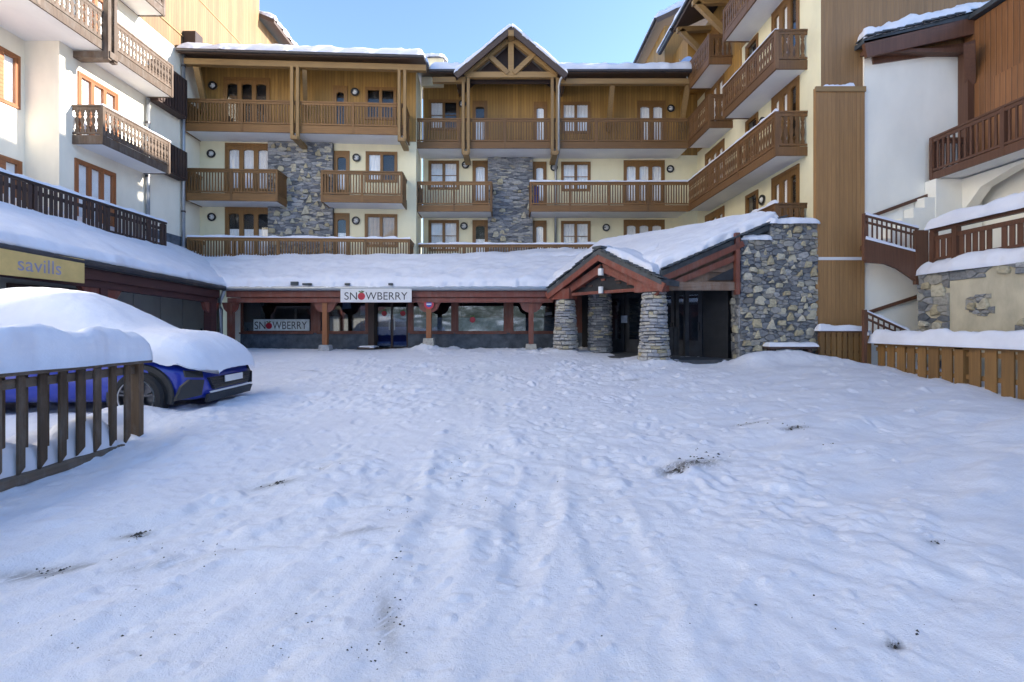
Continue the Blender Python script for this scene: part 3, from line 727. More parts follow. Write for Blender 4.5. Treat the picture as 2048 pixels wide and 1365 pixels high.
for k in range(1100):        # crumbs and clods thrown up beside the tracks
    y = 1.6 + 12 * rngf.random() ** 1.7; x = rngf.uniform(-.9, .9) * y; r_ = rngf.uniform(.006, .013) * (1 + y * .45); foot(x, y, rngf.uniform(0, 3), r_ * rngf.uniform(1, 1.8), r_, -r_ * rngf.uniform(.3, .55))
gme = grid_mesh('snow_ground', GX, GY, GZ, M_gsnow)
DIRT = [(550, 970, .16, .06, .9), (270, 1068, .09, .04, 1.0), (95, 1137, .26, .06, .85), (630, 935, .2, .04, .35), (1385, 930, .34, .11, .7), (1350, 945, .16, .06, 1.0), (1590, 863, .2, .05, .7),
        (1500, 846, .3, .05, .4), (775, 1250, .05, .25, .45), (720, 1070, .22, .05, .3), (1790, 1295, .05, .03, .7), (1870, 1100, .08, .03, .35), (1265, 760, .35, .08, .35), (330, 1130, .3, .06, .22), (620, 740, .2, .08, .35)]
dirt = np.zeros(GX.shape)
for u, v, a, b, s in DIRT:
    x, y = unproj(u, v); ca, sa = math.cos(.35), math.sin(.35)
    dx = (GX - x) * ca + (GY - y) * sa; dy = -(GX - x) * sa + (GY - y) * ca
    dirt = np.maximum(dirt, s * np.exp(-(dx / a) ** 2 - (dy / b) ** 2))
pack = np.zeros(GX.shape)
for pts, w, d in TRACKS[:7]: pack = np.maximum(pack, np.exp(-(seg_dist(GX, GY, pts) / (w * 2.2)) ** 2))
pack = np.clip(pack * (.6 + fbm(GX * 2, GY * 2, 5, 3)) + .35 * np.exp(-((GX + .5) / 2.5) ** 2) * np.clip(.6 + fbm(GX, GY, 8, 3), 0, 1), 0, 1)
for nm, arr in (('dirt', dirt), ('packed', pack)):
    at = gme.attributes.new(nm, 'FLOAT', 'POINT'); at.data.foreach_set('value', arr.ravel().astype(np.float32))
ground = link('snow_ground', gme); tag(ground, 'trampled snow covering the courtyard, with tyre tracks and grit', None, kind='structure')
def gz(x, y): return float(ground_z(np.array([[x]]), np.array([[y]]))[0, 0])

# ================================================================== LEFT BLOCK OF THE FACADE (block A)
FA = Fr(-8.5, 19.8, 0.05, -8.5)
A = thing('apartment_building', (-8.3, 21, .8), 'cream and honey timber apartment block with stone panel, left of the gabled block', 'building')
YA = 19.8
def ax(u): return SX(u, YA)
opsA = []; winA = []
for (u0, u1, z0, z1, n, door, cur) in [
        (452, 542, 9.54, 12.05, 3, True, None), (665, 694, 9.54, 11.8, 1, True, None), (728, 791, 10.4, 11.78, 2, False, None),
        (455, 546, 6.8, 9.3, 3, True, 'full'), (667, 698, 6.8, 9.05, 1, True, 'low'), (730, 793, 7.75, 9.05, 2, False, 'half'),
        (455, 546, 4.06, 6.62, 3, True, 'low'), (667, 698, 4.06, 6.42, 1, True, 'low'), (728, 793, 5.0, 6.4, 2, False, M_beige)]:
    opsA.append((ax(u0), ax(u1), z0, z1)); winA.append((n, door, cur))
XA0, XA1 = -12.85, -3.87
wall(FA, XA0, XA1, .6, 12.7, opsA, [(0, M_cream), (9.5, M_honeyX)], 'wall', A)
for o, (n, door, cur) in zip(opsA, winA): window(FA, *o, n, A, door, cur)
mb = MB(); mb.fbox(FA, XA1 - .6, XA1, -1.9, -.002, .6, 12.7); mb.build('return_wall', M_cream, A)
# stone panel
sp0, sp1 = ax(541), ax(667)
mb = MB(); mb.fbox(FA, sp0, sp1, 0.004, .16, 4.1, 9.33); pan = mb.build('stone_panel', M_mortar, A)
stone_panel(FA, sp0, sp1, 4.4, 9.33, .16, .24, .085, pan, 3, yellow=.17, mat=M_slatey, proud=.03, mortar=.005, big=.15, tri=.8)
# balconies
DA = 1.1
def axf(u): return SX(u, YA - DA)
b3 = balcony(FA, axf(370), axf(597), DA, 9.34, A, top=1.27, fascia=.3, ends=(True, False), name='balcony')
b4 = balcony(FA, axf(597) + .002, axf(806), DA, 9.34, A, top=1.27, fascia=.3, ends=(False, True))
balcony(FA, axf(373), axf(553), DA, 6.6, A, top=1.27, fascia=.3)
balcony(FA, axf(638), axf(800), DA, 6.6, A, top=1.27, fascia=.3)
balcony(FA, axf(378), axf(815), DA, 3.9, A, top=1.27, fascia=.2, slab=True, snow=.07, sp=.105)
# posts of the loggia, paired timbers that run below the balcony
for u in (590, 801):
    for k in (-.13, .09):
        mb = MB(); a = axf(u) + k; mb.fbox(FA, a - .055, a + .055, DA + .015, DA + .15, 9.05, 11.90); mb.build('post', M_beamV, A)
    mb = MB(); a = axf(u) - .02
    mb.fbox(FA, a - .1, a + .12, .2, DA + .2, 9.02, 9.16); mb.build('bracket', M_beamV, A)
mb = MB(); mb.fbox(FA, XA0 + .15, axf(848), DA - .08, DA + .12, 11.90, 12.13); mb.build('eave_beam', M_beam, A)
for u0, u1, w in ((395, 420, .2), (605, 612, .16)):
    mb = MB(); mb.beam(FA.p(axf(u0), DA - .05, 11.9), FA.p(ax(u1), .05, 10.55), w, w + .02); mb.build('strut', M_beamV, A)
def roof(fr, a0, a1, d_eave, z_eave, d_back, z_back, parent, thick=.13, snow=.34, gutter=True, bands=True):
    mb = MB(); P = []
    for z in (-thick, 0):
        P += [fr.p(a0, d_eave, z_eave + z), fr.p(a1, d_eave, z_eave + z), fr.p(a1, d_back, z_back + z), fr.p(a0, d_back, z_back + z)]
    mb.hexa(P); ro = mb.build('roof', M_eave, parent)
    snow_quad('roof_snow', fr.p(a0, d_eave + .05, z_eave + .005), fr.p(a1, d_eave + .05, z_eave + .005), fr.p(a1, d_back, z_back + .005), fr.p(a0, d_back, z_back + .005), snow, ro, step=.16, fall=.3, rag=.35, rnd=.12)
    if gutter:
        g = MB(); g.tube([fr.p(a0, d_eave + .07, z_eave - .06), fr.p(a1, d_eave + .07, z_eave - .06)], .06, 8); g.build('gutter', M_gutter, ro)
    return ro
roof(FA, XA0 + .05, axf(846), 1.45, 12.34, -6.5, 14.6, A, snow=.30)
mb = MB(); mb.box(-3.9, -2.9, 21.4, 22.2, 12.6, 13.85); ch = mb.build('chimney', M_cream, A)
snow_quad('snow_cap', (-4.0, 21.3, 13.85), (-2.8, 21.3, 13.85), (-2.8, 22.3, 13.85), (-4.0, 22.3, 13.85), .22, ch, fall=.2)
for u, v, w in ((432, 177, 'left of the top-floor door with dark panes'), (709, 183, 'between narrow door and blue window, left block top floor'), (429, 312, 'above the short balcony beside the white wall'), (712, 315, 'between narrow door and window over the short middle balcony'), (430, 437, 'left of the first-floor door above the snowy terrace rail'), (711, 441, 'right of the stone panel above the long snowy rail')):
    wall_lamp(FA, ax(u), SZ(v, YA), w)

# ================================================================== GABLED BLOCK (block B)
YB = 21.6; FB = Fr(0, YB, 0.0); DB = 1.3
B = thing('apartment_building', (2.5, 22.5, .8), 'apartment block with central timber gable and slate-stone panel, between two wings', 'building')
def bx_(u): return SX(u, YB)
def bxf(u): return SX(u, YB - DB)
opsB = []; winB = []
for (u0, u1, z0, z1, n, door, cur) in [
        (857, 918, 10.65, 12.05, 2, False, 'half'), (945, 975, 9.54, 12.0, 1, True, 'low'), (1067, 1094, 9.54, 11.95, 1, True, 'full'), (1122, 1181, 10.5, 11.95, 2, False, 'full'), (1274, 1331, 9.54, 12.0, 2, True, 'full'),
        (857, 918, 7.92, 9.25, 2, False, 'full'), (945, 976, 6.8, 9.25, 1, True, 'full'), (1066, 1093, 6.8, 9.2, 1, True, 'full'), (1122, 1181, 7.85, 9.2, 2, False, 'full'), (1247, 1329, 6.8, 9.27, 3, True, 'full'),
        (857, 918, 5.1, 6.52, 2, False, 'full'), (945, 976, 4.06, 6.52, 1, True, 'low'), (1066, 1093, 4.06, 6.5, 1, True, 'full'), (1122, 1181, 5.1, 6.48, 2, False, 'full'), (1247, 1329, 4.06, 6.54, 3, True, 'full')]:
    opsB.append((bx_(u0), bx_(u1), z0, z1)); winB.append((n, door, cur))
XB0, XB1 = -3.86, 8.75
wall(FB, XB0, XB1, .6, 12.9, opsB, [(0, M_cream), (9.5, M_honeyX)], 'wall', B)
for o, (n, door, cur) in zip(opsB, winB): window(FB, *o, n, B, door, cur, bars=not door)
mb = MB(); mb.fbox(FB, bx_(976), bx_(1065), .004, .2, 3.9, 9.33); pan = mb.build('stone_panel', M_mortar, B)
stone_panel(FB, bx_(976), bx_(1065), 4.0, 9.33, .2, .30, .085, pan, 8, yellow=.05, mat=M_slatey, proud=.04, mortar=.004, jit=.8, big=.12, tri=.3)
balcony(FB, bxf(826), 7.82, DB, 9.33, B, top=1.3, fascia=.28, ends=(True, False))
balcony(FB, bxf(832), bxf(984), DB, 6.6, B, top=1.3, fascia=.28)
balcony(FB, bxf(1060), 7.82, DB, 6.6, B, top=1.3, fascia=.28, ends=(True, False), snow=.05)
balcony(FB, XB0 + .03, bxf(1290), DB, 3.9, B, top=1.3, fascia=.2, ends=(False, True), snow=.07)
for u in (932, 1109):
    for k in (-.11, .11):
        mb = MB(); a = bxf(u) + k; mb.fbox(FB, a - .06, a + .06, DB + .015, DB + .17, 9.05, 12.3); mb.build('post', M_beamV, B)
    mb = MB(); a = bxf(u); mb.fbox(FB, a - .12, a + .12, .2, DB + .22, 8.98, 9.14); mb.build('bracket', M_beamV, B)
mb = MB(); mb.fbox(FB, -3.2, bxf(932), DB - .05, DB + .15, 12.12, 12.34); mb.fbox(FB, bxf(1112), 7.9, DB - .05, DB + .15, 12.05, 12.27); mb.build('eave_beam', M_beam, B)
for u0, u1 in ((1225, 1216), (1376, 1360)):
    mb = MB(); mb.beam(FB.p(bxf(u0), DB - .05, 12.1), FB.p(bx_(u1), .05, 10.6), .2, .22); mb.build('strut', M_beamV, B)
ga, gb_ = SX(928, 19.9), SX(1114, 19.9); gm = SX(1022, 19.85)
roof(FB, -3.3, ga, 1.6, 12.55, -6, 14.4, B); roof(FB, gb_, 8.2, 1.6, 12.55, -6, 14.4, B)
# the gable
gz0, gz1, hw = 12.42, 14.3, 2.25
Gd = 1.75
mb = MB()
for sg in (-1, 1):
    e = (gm + sg * (hw + .1), gz0 - .1); t = (gm, gz1)
    q = []
    for z in (-.16, 0): q += [FB.p(e[0], Gd, e[1] + z), FB.p(t[0], Gd, t[1] + z), FB.p(t[0], -5, t[1] + z), FB.p(e[0], -5, e[1] + z)]
    mb.hexa(q)
gr = mb.build('gable_roof', M_eave, B)
mb = MB()
for sg in (-1, 1): mb.beam(FB.p(gm + sg * (hw + .08), Gd + .02, gz0 - .22), FB.p(gm + sg * .02, Gd + .02, gz1 - .14), .06, .26)
mb.build('bargeboard', M_eave, gr)
for sg in (-1, 1):
    snow_quad('roof_snow', FB.p(gm + sg * (hw + .15), Gd + .06, gz0 - .11), FB.p(gm, Gd + .06, gz1 + .005), FB.p(gm, -5, gz1 + .005), FB.p(gm + sg * (hw + .15), -5, gz0 - .11), .22, gr, fall=.16, rag=.4, rnd=.06)
mb = MB(); mb.fprism(FB, [(gm - 2.0, 12.25), (gm + 2.0, 12.25), (gm, 13.98)], 1.0, 1.05, 0); mb.build('gable_infill', M_dark, gr)
tr = []
tz = 12.38
for (p0, p1, w) in [((gm - 2.0, tz + .06), (gm + 2.0, tz + .06), .24), ((gm, tz), (gm, gz1 - .3), .24), ((gm - 2.0, tz + .05), (gm, gz1 - .3), .22), ((gm + 2.0, tz + .05), (gm, gz1 - .3), .22), ((gm - .12, tz + .1), (gm - 1.02, tz + .95), .2), ((gm + .12, tz + .1), (gm + 1.02, tz + .95), .2)]:
    mb = MB(); dd = 1.36 + .011 * len(tr); mb.beam(FB.p(p0[0], dd, p0[1]), FB.p(p1[0], dd, p1[1]), w if p0[0] == p1[0] else .18, w if p0[0] != p1[0] else .18, up=(0, 0, 1) if p0[0] != p1[0] else (0, 1, 0)); tr.append(mb.build('truss_beam', M_beam, gr))
mb = MB(); mb.beam(FB.p(gm, .6, gz1 - .33), FB.p(gm, Gd + .1, gz1 - .33), .24, .24); mb.build('purlin', M_beamV, gr)
mb = MB(); mb.fbox(FB, bx_(975), bx_(1066), .002, .03, 9.6, 11.35); mb.build('timber_panel', M_honeyX, B)
for u, v, w in ((925, 209, 'beside the left gable post on the top floor'), (1341, 218, 'right of the top-floor double door under the eaves'), (931, 331, 'below the left gable post, beside narrow door'), (1108, 336, 'beside the grey downpipe above the long balcony'), (1340, 339, 'right of the three-leaf door above the long balcony'), (928, 453, 'low between window and narrow door above the snowy roof'), (1212, 456, 'just above the snow on the porch roof')):
    wall_lamp(FB, bx_(u), SZ(v, YB), w)
mb = MB(); xp = bxf(1114); mb.tube([(xp + .3, 19.85, 12.35), (xp + .1, 19.95, 12.1), (xp + .06, 20.12, 11.9), (xp + .06, 20.14, 9.2), (xp + .06, 21.4, 8.9), (xp + .06, 21.5, 8.6), (xp + .06, 21.5, 4.2)], .055, 8)
tag(mb.build('downpipe', M_metal, None, True), 'grey downpipe running down from the right foot of the gable', 'downpipe')

# ================================================================== RIGHT WING (block C, receding towards the camera)
FC = Fr(8.75, 0, -math.pi / 2); DC = .93
C = thing('apartment_building', (11, 17, .8), 'cream wing with white-soffited timber balconies and brown timber-clad end, right of the gable', 'building')
opsC = []; winC = []
for z0, z1 in ((4.06, 6.5), (6.8, 9.2), (9.54, 11.95)):
    opsC += [(-15.5, -14.05, z0, z1), (-17.2, -16.35, z0 + .9, z1 - .1), (-20.7, -18.9, z0, z1)]
    winC += [(3, True, 'half'), (1, False, None), (3, True, 'full')]
opsC += [(-15.5, -14.05, 12.3, 14.2), (-20.7, -18.9, 12.3, 14.2)]; winC += [(3, True, None), (3, True, None)]
wall(FC, -21.6, -13.1, .6, 14.9, opsC, [(0, M_cream), (12.0, M_honeyY)], 'wall', C)
for o, (n, door, cur) in zip(opsC, winC): window(FC, *o, n, C, door, cur)
mb = MB(); mb.fbox(FC, -21.55, -17.6, .004, .03, 9.62, 9.9); mb.fbox(FC, -18.85, -17.5, .004, .03, 9.9, 12.0); mb.build('timber_cladding', M_honeyY, C)
kw = dict(style='turned', sp=.15, mat=M_wing, hmat=M_wing, top=1.16, fascia=.26)
balcony(FC, -20.3, -13.68, DC, 6.6, C, ends=(False, True), snow=.06, **{**kw, 'top': 1.3})
balcony(FC, -20.3, -18.2, DC, 9.33, C, ends=(False, True), **{**kw, 'top': 1.3})
balcony(FC, -17.0, -13.68, DC, 9.12, C, snow=.04, **kw)
balcony(FC, -20.15, -18.2, DC, 11.8, C, **kw); balcony(FC, -17.0, -13.68, DC, 11.9, C, **kw)
balcony(FC, -15.2, -13.7, DC, 3.95, C, snow=.08, **{**kw, 'style': 'plain', 'top': 1.28})
# end wall of the wing, clad in brown boards
FCe = Fr(0, 13.1, 0)
mb = MB(); mb.box(8.752, 16.0, 13.1, 13.4, .3, 17.2); mb.build('end_wall', M_tower, C)
mb = MB(); mb.box(9.1, 16.0, 13.402, 21.0, .3, 16.0); mb.build('inner_mass', M_black, C)
mb = MB(); mb.box(SX(1632, 12.98), 9.88, 12.98, 13.098, .4, SZ(176, 13)); o_ = mb.build('cladding_panel', M_tower, C)
mb = MB(); mb.box(SX(1632, 12.98) - .02, 9.9, 12.95, 13.0, SZ(185, 13), SZ(176, 13) + .02); mb.build('drip_board', M_beam, o_)
mb = MB(); mb.box(SX(1636, 12.98), 9.89, 12.96, 12.985, SZ(521, 13), SZ(515, 13)); mb.build('joint_strip', M_signw, o_)
snow_quad('ledge_snow', (8.75, 12.96, SZ(176, 13) + .02), (9.6, 12.96, SZ(176, 13) + .02), (9.6, 13.09, SZ(176, 13) + .02), (8.75, 13.09, SZ(176, 13) + .02), .07, o_, step=.05, fall=.05, rag=1.6, freq=5, rnd=.02)
# roofs of the wing
roof(FC, -20.6, -12.4, 1.5, 14.7, -5.6, 18.0, C, thick=.22)
for y in (14.6, 16.6, 18.5, 20.2):
    mb = MB(); mb.beam((8.7, y, 13.1), (7.45, y, 14.35), .18, .2); mb.beam((8.75, y, 14.42), (7.3, y, 14.36), .18, .2); mb.build('strut', M_beam, C)
mb = MB(); mb.box(7.45, 13, 22.2, 28, 12.4, 15.85); mb.build('rear_bay', M_honeyY, C)
ro = roof(Fr(7.45, 0, -math.pi / 2), -28.2, -22.0, .45, 16.1, -5, 18.6, C, thick=.25)
mb = MB(); mb.tube([(7.22, 20.5, 14.55), (7.22, 22.2, 14.55)], .1, 8); gt = mb.build('gutter', M_gutter, C); snow_quad('gutter_snow', (7.08, 20.4, 14.62), (7.36, 20.4, 14.62), (7.36, 22.3, 14.62), (7.08, 22.3, 14.62), .14, gt, step=.08, fall=.08, rnd=.03)
mb = MB(); mb.box(7.9, 13, 20.55, 22.25, 12.3, 14.5); mb.build('rear_bay', M_honeyY, C)
for a, z, w in ((-16.05, 8.6, 'on the wing wall above the long balcony'), (-16.05, 5.95, 'on the wing wall below the long balcony')): wall_lamp(FC, a, z, w)
# satellite dish
dsh = thing('satellite_dish', (7.8, 20.4, 12.5), 'pale blue satellite dish on the top balcony of the wing', 'satellite dish')
mb = MB(); c = Vector((7.72, 20.4, 12.95)); nv = Vector((-.75, -.6, .3)).normalized(); a_ = nv.cross(Vector((0, 0, 1))).normalized(); b_ = nv.cross(a_)
for k in range(5):
    for j in range(20):
        def P(r, t): an = 2 * math.pi * t / 20; return tuple(c + a_ * (r * math.cos(an)) + b_ * (r * 1.15 * math.sin(an)) + nv * (r * r * .35))
        r0, r1 = .36 * k / 5, .36 * (k + 1) / 5
        mb.poly([P(r0, j), P(r0, j + 1), P(r1, j + 1), P(r1, j)] if k else [P(0, 0), P(r1, j + 1), P(r1, j)])
mb.build('reflector', M_dish, dsh, True)
mb = MB(); mb.tube([c, c + Vector((.15, .1, -.5)), (7.95, 20.5, 12.3)], .03, 8); mb.tube([c - b_ * -.4, c + nv * .45], .015, 6); mb.build('mast', M_metal, dsh)

# ================================================================== LEFT BUILDING (block H)
FH = Fr(-12.8, 0, math.pi / 2); FH2 = Fr(-13.8, 0, math.pi / 2); DH = .9
H = thing('apartment_building', (-15, 14, .6), 'white-walled apartment building with fretwork balconies and pine gable, at left', 'building')
opsH = [(14.0, 15.45, 7.2, 9.25), (13.9, 15.35, 4.4, 6.62), (14.2, 15.4, 10.0, 12.0)]
wall(FH, 13.46, 20.2, 3.2, 12.4, opsH, [(0, M_ivory)], 'wall', H)
for o in opsH: window(FH, *o, 3, H, False, 'full', fmat=M_post)
opsH2 = [(11.4, 13.3, 7.75, 9.25), (11.4, 13.35, 4.6, 6.3)]
wall(FH2, -6, 13.46, 3.0, 21, opsH2, [(0, M_ivory)], 'recessed_wall', H)
for o in opsH2:
    window(FH2, *o, 2, H, False, 'full', fmat=M_post)
    mb = MB(); mb.fbox(FH2, o[0], o[1] - .45, -.028, .05, o[2] + .05, o[3] - .05); mb.build('shutter', M_orange, H)
mb = MB(); mb.box(-13.9, -12.804, 13.44, 13.6, 3.0, 16.0); mb.build('corner_wall', M_ivory, H)
kw = dict(style='fret', sp=.14, mat=M_fret, hmat=M_fret, top=1.15, fascia=.26)
balcony(FH, 13.83, 16.6, DH, 7.0, H, snow=.04, **kw)
balcony(FH, 14.05, 16.75, DH, 9.77, H, ends=(False, True), **kw)
balcony(FH, 6.0, 13.95, DH, 9.77, H, ends=(True, False), d0=-1.0, **kw)
balcony(FH, 13.0, 16.35, DH, 12.4, H, **kw)
for k in (-.11, .11):
    mb = MB(); mb.fbox(FH, 14.0 + k - .055, 14.0 + k + .055, DH + .01, DH + .16, 9.5, 13.6); mb.build('post', M_fret, H)
mb = MB(); mb.fbox(FH, 13.86, 14.14, -.0, DH + .2, 9.56, 9.75); mb.build('bracket', M_fret, H)
for z0, z1 in ((9.7, 11.2), (7.3, 8.4)):
    mb = MB(); mb.fbox(FH, 16.8, 18.3, .004, .35, z0, z1); lg = mb.build('loggia_panel', M_dark, H)
    for k in range(10):
        mb = MB(); a = 16.85 + k * .145; mb.fbox(FH, a, a + .1, .352, .385, z0 + .06, z1 - .04); mb.build('plank', M_dark, lg)
mb = MB(); mb.fbox(FH, 16.7, 20.0, .004, .03, 3.4, 5.15); mb.build('slate_band', M_plinth, H)
# pine gable above
mb = MB(); mb.fbox(FH, 13.6, 24.3, -6, -.003, 12.402, 21.4); mb.build('gable_wall', M_pine, H)
mb = MB(); mb.fbox(FH, 24.302, 27.4, -6, -.003, 12.0, 17.5); mb.build('rear_wall', M_pine, H)
mb = MB(); mb.fbox(FH, 12.0, 24.9, -6.5, .8, 21.402, 21.65); hr = mb.build('roof', M_eave, H)
snow_quad('roof_snow', FH.p(12, .85, 21.655), FH.p(24.9, .85, 21.655), FH.p(24.9, -6.5, 21.655), FH.p(12, -6.5, 21.655), .35, hr)
q = []
for z in (-.2, 0): q += [FH.p(24.31, .75, 17.55 + z), FH.p(27.9, .75, 17.55 + z), FH.p(27.9, -6, 20.2 + z), FH.p(24.31, -6, 20.2 + z)]
mb = MB(); mb.hexa(q); hr = mb.build('rear_roof', M_eave, H)
snow_quad('roof_snow', FH.p(24.31, .8, 17.555), FH.p(27.9, .8, 17.555), FH.p(27.9, -6, 20.2), FH.p(24.31, -6, 20.2), .3, hr)
mb = MB(); mb.fbox(FH, 13.6, 24.2, .0, .03, 13.05, 13.1); mb.build('drip_rail', M_beam, H)
mb = MB(); mb.fbox(FH, 16.4, 24.2, .0, .02, 15.2, 15.24); mb.build('drip_rail', M_beam, H)
for nm, pts, lab in (('downpipe', [(-12.68, 18.42, 12.6), (-12.68, 18.42, 3.6)], 'tall pale grey downpipe where white building meets the timber facade'), ('downpipe', [(-12.7, 16.62, 9.7), (-12.7, 16.62, 4.4)], 'thin grey downpipe on white wall behind the fretwork balcony')):
    mb = MB(); mb.tube(pts, .065, 8)
    d_ = tag(mb.build(nm, M_metal, None, True), lab, 'downpipe')
    for z in np.arange(pts[1][2] + .6, pts[0][2], 1.9):
        k = MB(); k.tube([(pts[0][0], pts[0][1], z), (pts[0][0], pts[0][1], z + .07)], .08, 8); k.build('pipe_clip', M_gutter, d_)
mb = MB(); mb.box(-12.85, -12.3, 18.55, 19.0, 12.4, 13.3); mb.build('parapet_stub', M_dark, H)

# ================================================================== SHOP ARCADE UNDER THE LEFT BUILDING
L = thing('shop_arcade', (-10.6, 12, .5), 'snow-roofed shop arcade with dark eave running along the white building', 'arcade')
def lz(y): return 3.02 + (16.2 - y) * .028
XE = -9.74
mb = MB(); q = []
for z in (-.16, 0): q += [(XE, 16.2, lz(16.2) + z), (XE, -2, lz(-2) + z), (-12.85, -2, lz(-2) + 1.66 + z), (-12.85, 16.2, lz(16.2) + 1.66 + z)]
mb.hexa([q[i] for i in (0, 3, 2, 1, 4, 7, 6, 5)]); lr = mb.build('roof', M_eave, L)
snow_quad('roof_snow', (XE + .1, 17.4, lz(17.4) - .01), (XE + .1, -2, lz(-2) - .01), (-12.85, -2, lz(-2) + 1.66), (-12.85, 19.4, lz(19) + 1.66), .21, lr, step=.14, fall=.28, rag=.3)
mb = MB(); mb.tube([(XE + .07, 16.3, lz(16.3) - .09), (XE + .07, -2, lz(-2) - .09)], .085, 8); mb.build('gutter', M_gutter, lr)
mb = MB(); mb.beam((XE - .12, 16.0, lz(16) - .30), (XE - .12, -2, lz(-2) - .30), .14, .26); mb.beam((XE - .22, 16.0, lz(16) - .52), (XE - .22, -2, lz(-2) - .52), .2, .18); mb.build('eave_beam', M_maroon, L)
FL = Fr(-11.3, 0, math.pi / 2)
mb = MB(); mb.fbox(FL, -2, 18.5, -.3, 0, .2, 3.6); mb.build('wall', M_greywall, L)
for y0, y1 in ((5.0, 7.4), (7.8, 10.2), (10.6, 13.2)):
    mb = MB(); mb.fbox(FL, y0, y1, .004, .05, .4, 2.6); w_ = mb.build('shop_window', M_dark, L)
    mb = MB(); mb.fbox(FL, y0 + .08, y1 - .08, .052, .06, .9, 2.5); mb.build('pane', M_shop, w_)
for y0 in (14.2, 15.3, 16.35):
    mb = MB(); mb.fbox(FL, y0, y0 + 1.0, .004, .04, .5, 2.75); o_ = mb.build('door_panel', M_greywall, L)
    mb = MB(); mb.fbox(FL, y0 + .9, y0 + .94, .041, .09, 1.4, 1.55); mb.build('handle', M_iron, o_)
def bracket_poly(w, h, n=7):
    return [(-w, 0)] + [(-w + w * .12, -h * .18)] + [(-w * math.cos(t) * .86, -h * .2 - h * .8 * math.sin(t)) for t in np.linspace(.1, math.pi - .1, n)] + [(w - w * .12, -h * .18), (w, 0)]
def arcade_post(fr, a, d, z0, z1, parent, mat, base=True, w=.1, brw=.42):
    mb = MB(); mb.fbox(fr, a - w, a + w, d - w, d + w, z0 + (.18 if base else 0), z1); o = mb.build('post', mat, parent)
    mb = MB(); mb.fprism(fr, [(a + x, z1 + z) for x, z in bracket_poly(brw, .36)], d - .06, d + .06); mb.build('bracket', M_red, o)
    if base:
        mb = MB(); q = [fr.p(a - .2, d + .2, 0), fr.p(a + .2, d + .2, 0), fr.p(a + .2, d - .2, 0), fr.p(a - .2, d - .2, 0)]
        cx_, cy_, _ = fr.p(a, d, 0)
        mb.hexa([(x, y, z0 - .1) for x, y, _ in q] + [(cx_ + (x - cx_) * .85, cy_ + (y - cy_) * .85, z0 + .2) for x, y, _ in q]); mb.build('base_stone', M_pstone, o)
    return o
FLe = Fr(-9.95, 0, math.pi / 2)
for y in (11.5, 7.2): arcade_post(FLe, y, 0, .35, lz(y) - .6, L, M_maroon, brw=.6)
arcade_post(FLe, 15.75, 0, .7, lz(16) - .6, L, M_maroon, w=.13)
# terrace railing above the arcade: dark planks
FT = Fr(-12.0, 0, math.pi / 2)
T = thing('terrace_railing', (-12, 11, 4.3), 'dark plank terrace railing with snowy top above the arcade roof', 'railing')
mb = MB(); mb.fbox(FT, 5, 16.55, -.06, .03, 5.22, 5.3); mb.fbox(FT, 5, 16.55, -.03, 0, 4.98, 5.08); mb.fbox(FT, 5, 16.55, -.03, 0, 4.45, 4.53); rl = mb.build('rail', M_dark, T)
snow_on(FT, 5, 16.57, -.08, .05, 5.3, .07, rl, name='rail_snow', fall=.05, rag=.8, freq=3, rnd=.02)
mb = MB(); mb.fbox(Fr(0, 0, 0), -.045, .045, -.012, .012, 0, .98); me = mb.mesh('plank', M_dark)
for k in range(84):
    if R.random() < .06: continue
    link('plank', me, T, FT.p(5.07 + k * .1375 + R.uniform(-.012, .012), .014, 4.22), FT.ang)
for y in (16.45, 14.2, 11.9, 9.6, 7.3):
    mb = MB(); mb.fbox(FT, y - .05, y + .05, -.13, -.032, 4.1, 5.22); mb.build('post', M_dark, T)
# estate agent's sign
FS = Fr(-9.62, 0, math.pi / 2)
sg_ = thing('shop_sign', (-9.62, 9.6, 2.6), 'cream board with grey lettering savills, hung under the arcade eave', 'sign')
mb = MB(); mb.fbox(FS, 8.3, 10.68, -.02, .02, 2.60, 3.14); mb.build('board', M_signy, sg_)
place_text('lettering', 'savills', FS, 9.22, 10.12, 2.72, 3.0, .024, M_lilac, sg_)

# ================================================================== RESTAURANT GALLERY (the low front with the sign)
G = thing('restaurant', (-3.5, 17.2, .8), 'low restaurant front with snow-covered lean-to roof and red timber posts', 'restaurant')
YE = 16.2; SL = .54
mb = MB(); q = []
for z in (-.16, 0): q += [(XE, YE, 3.0 + z), (2.2, YE, 3.0 + z), (4.6, 18.75, 3.0 + SL * 2.55 + z), (-12.3, 18.75, 3.0 + SL * 2.55 + z)]
mb.hexa(q)
mb.hexa([(-12.8, 18.75, 4.1), (6, 18.75, 4.1), (6, 21.55, 4.0), (-12.8, 21.55, 4.0), (-12.8, 18.75, 4.3), (6, 18.75, 4.3), (6, 21.55, 4.3), (-12.8, 21.55, 4.3)])
rf = mb.build('roof', M_eave, G)
snow_quad('roof_snow', (XE - .1, YE - .1, 2.99), (2.3, YE - .1, 2.99), (4.4, 18.9, 4.36), (-12.5, 18.9, 4.30), .27, rf, step=.13, fall=.22, rag=.3, rnd=.12)
snow_quad('terrace_snow', (-4.6, 18.55, 4.25), (4.2, 18.55, 4.35), (4.4, 20.4, 4.95), (-4.2, 20.4, 4.50), .2, rf, step=.13, fall=.3, rag=.5)
mb = MB(); mb.tube([(XE, YE - .07, 2.93), (1.5, YE - .07, 2.93)], .08, 8); mb.build('gutter', M_metal, rf)
mb = MB(); mb.box(XE + .05, 1.6, YE + .02, YE + .14, 2.64, 2.86); mb.box(XE + .05, 1.6, YE + .08, YE + .28, 2.46, 2.61); mb.build('eave_beam', M_red, G)
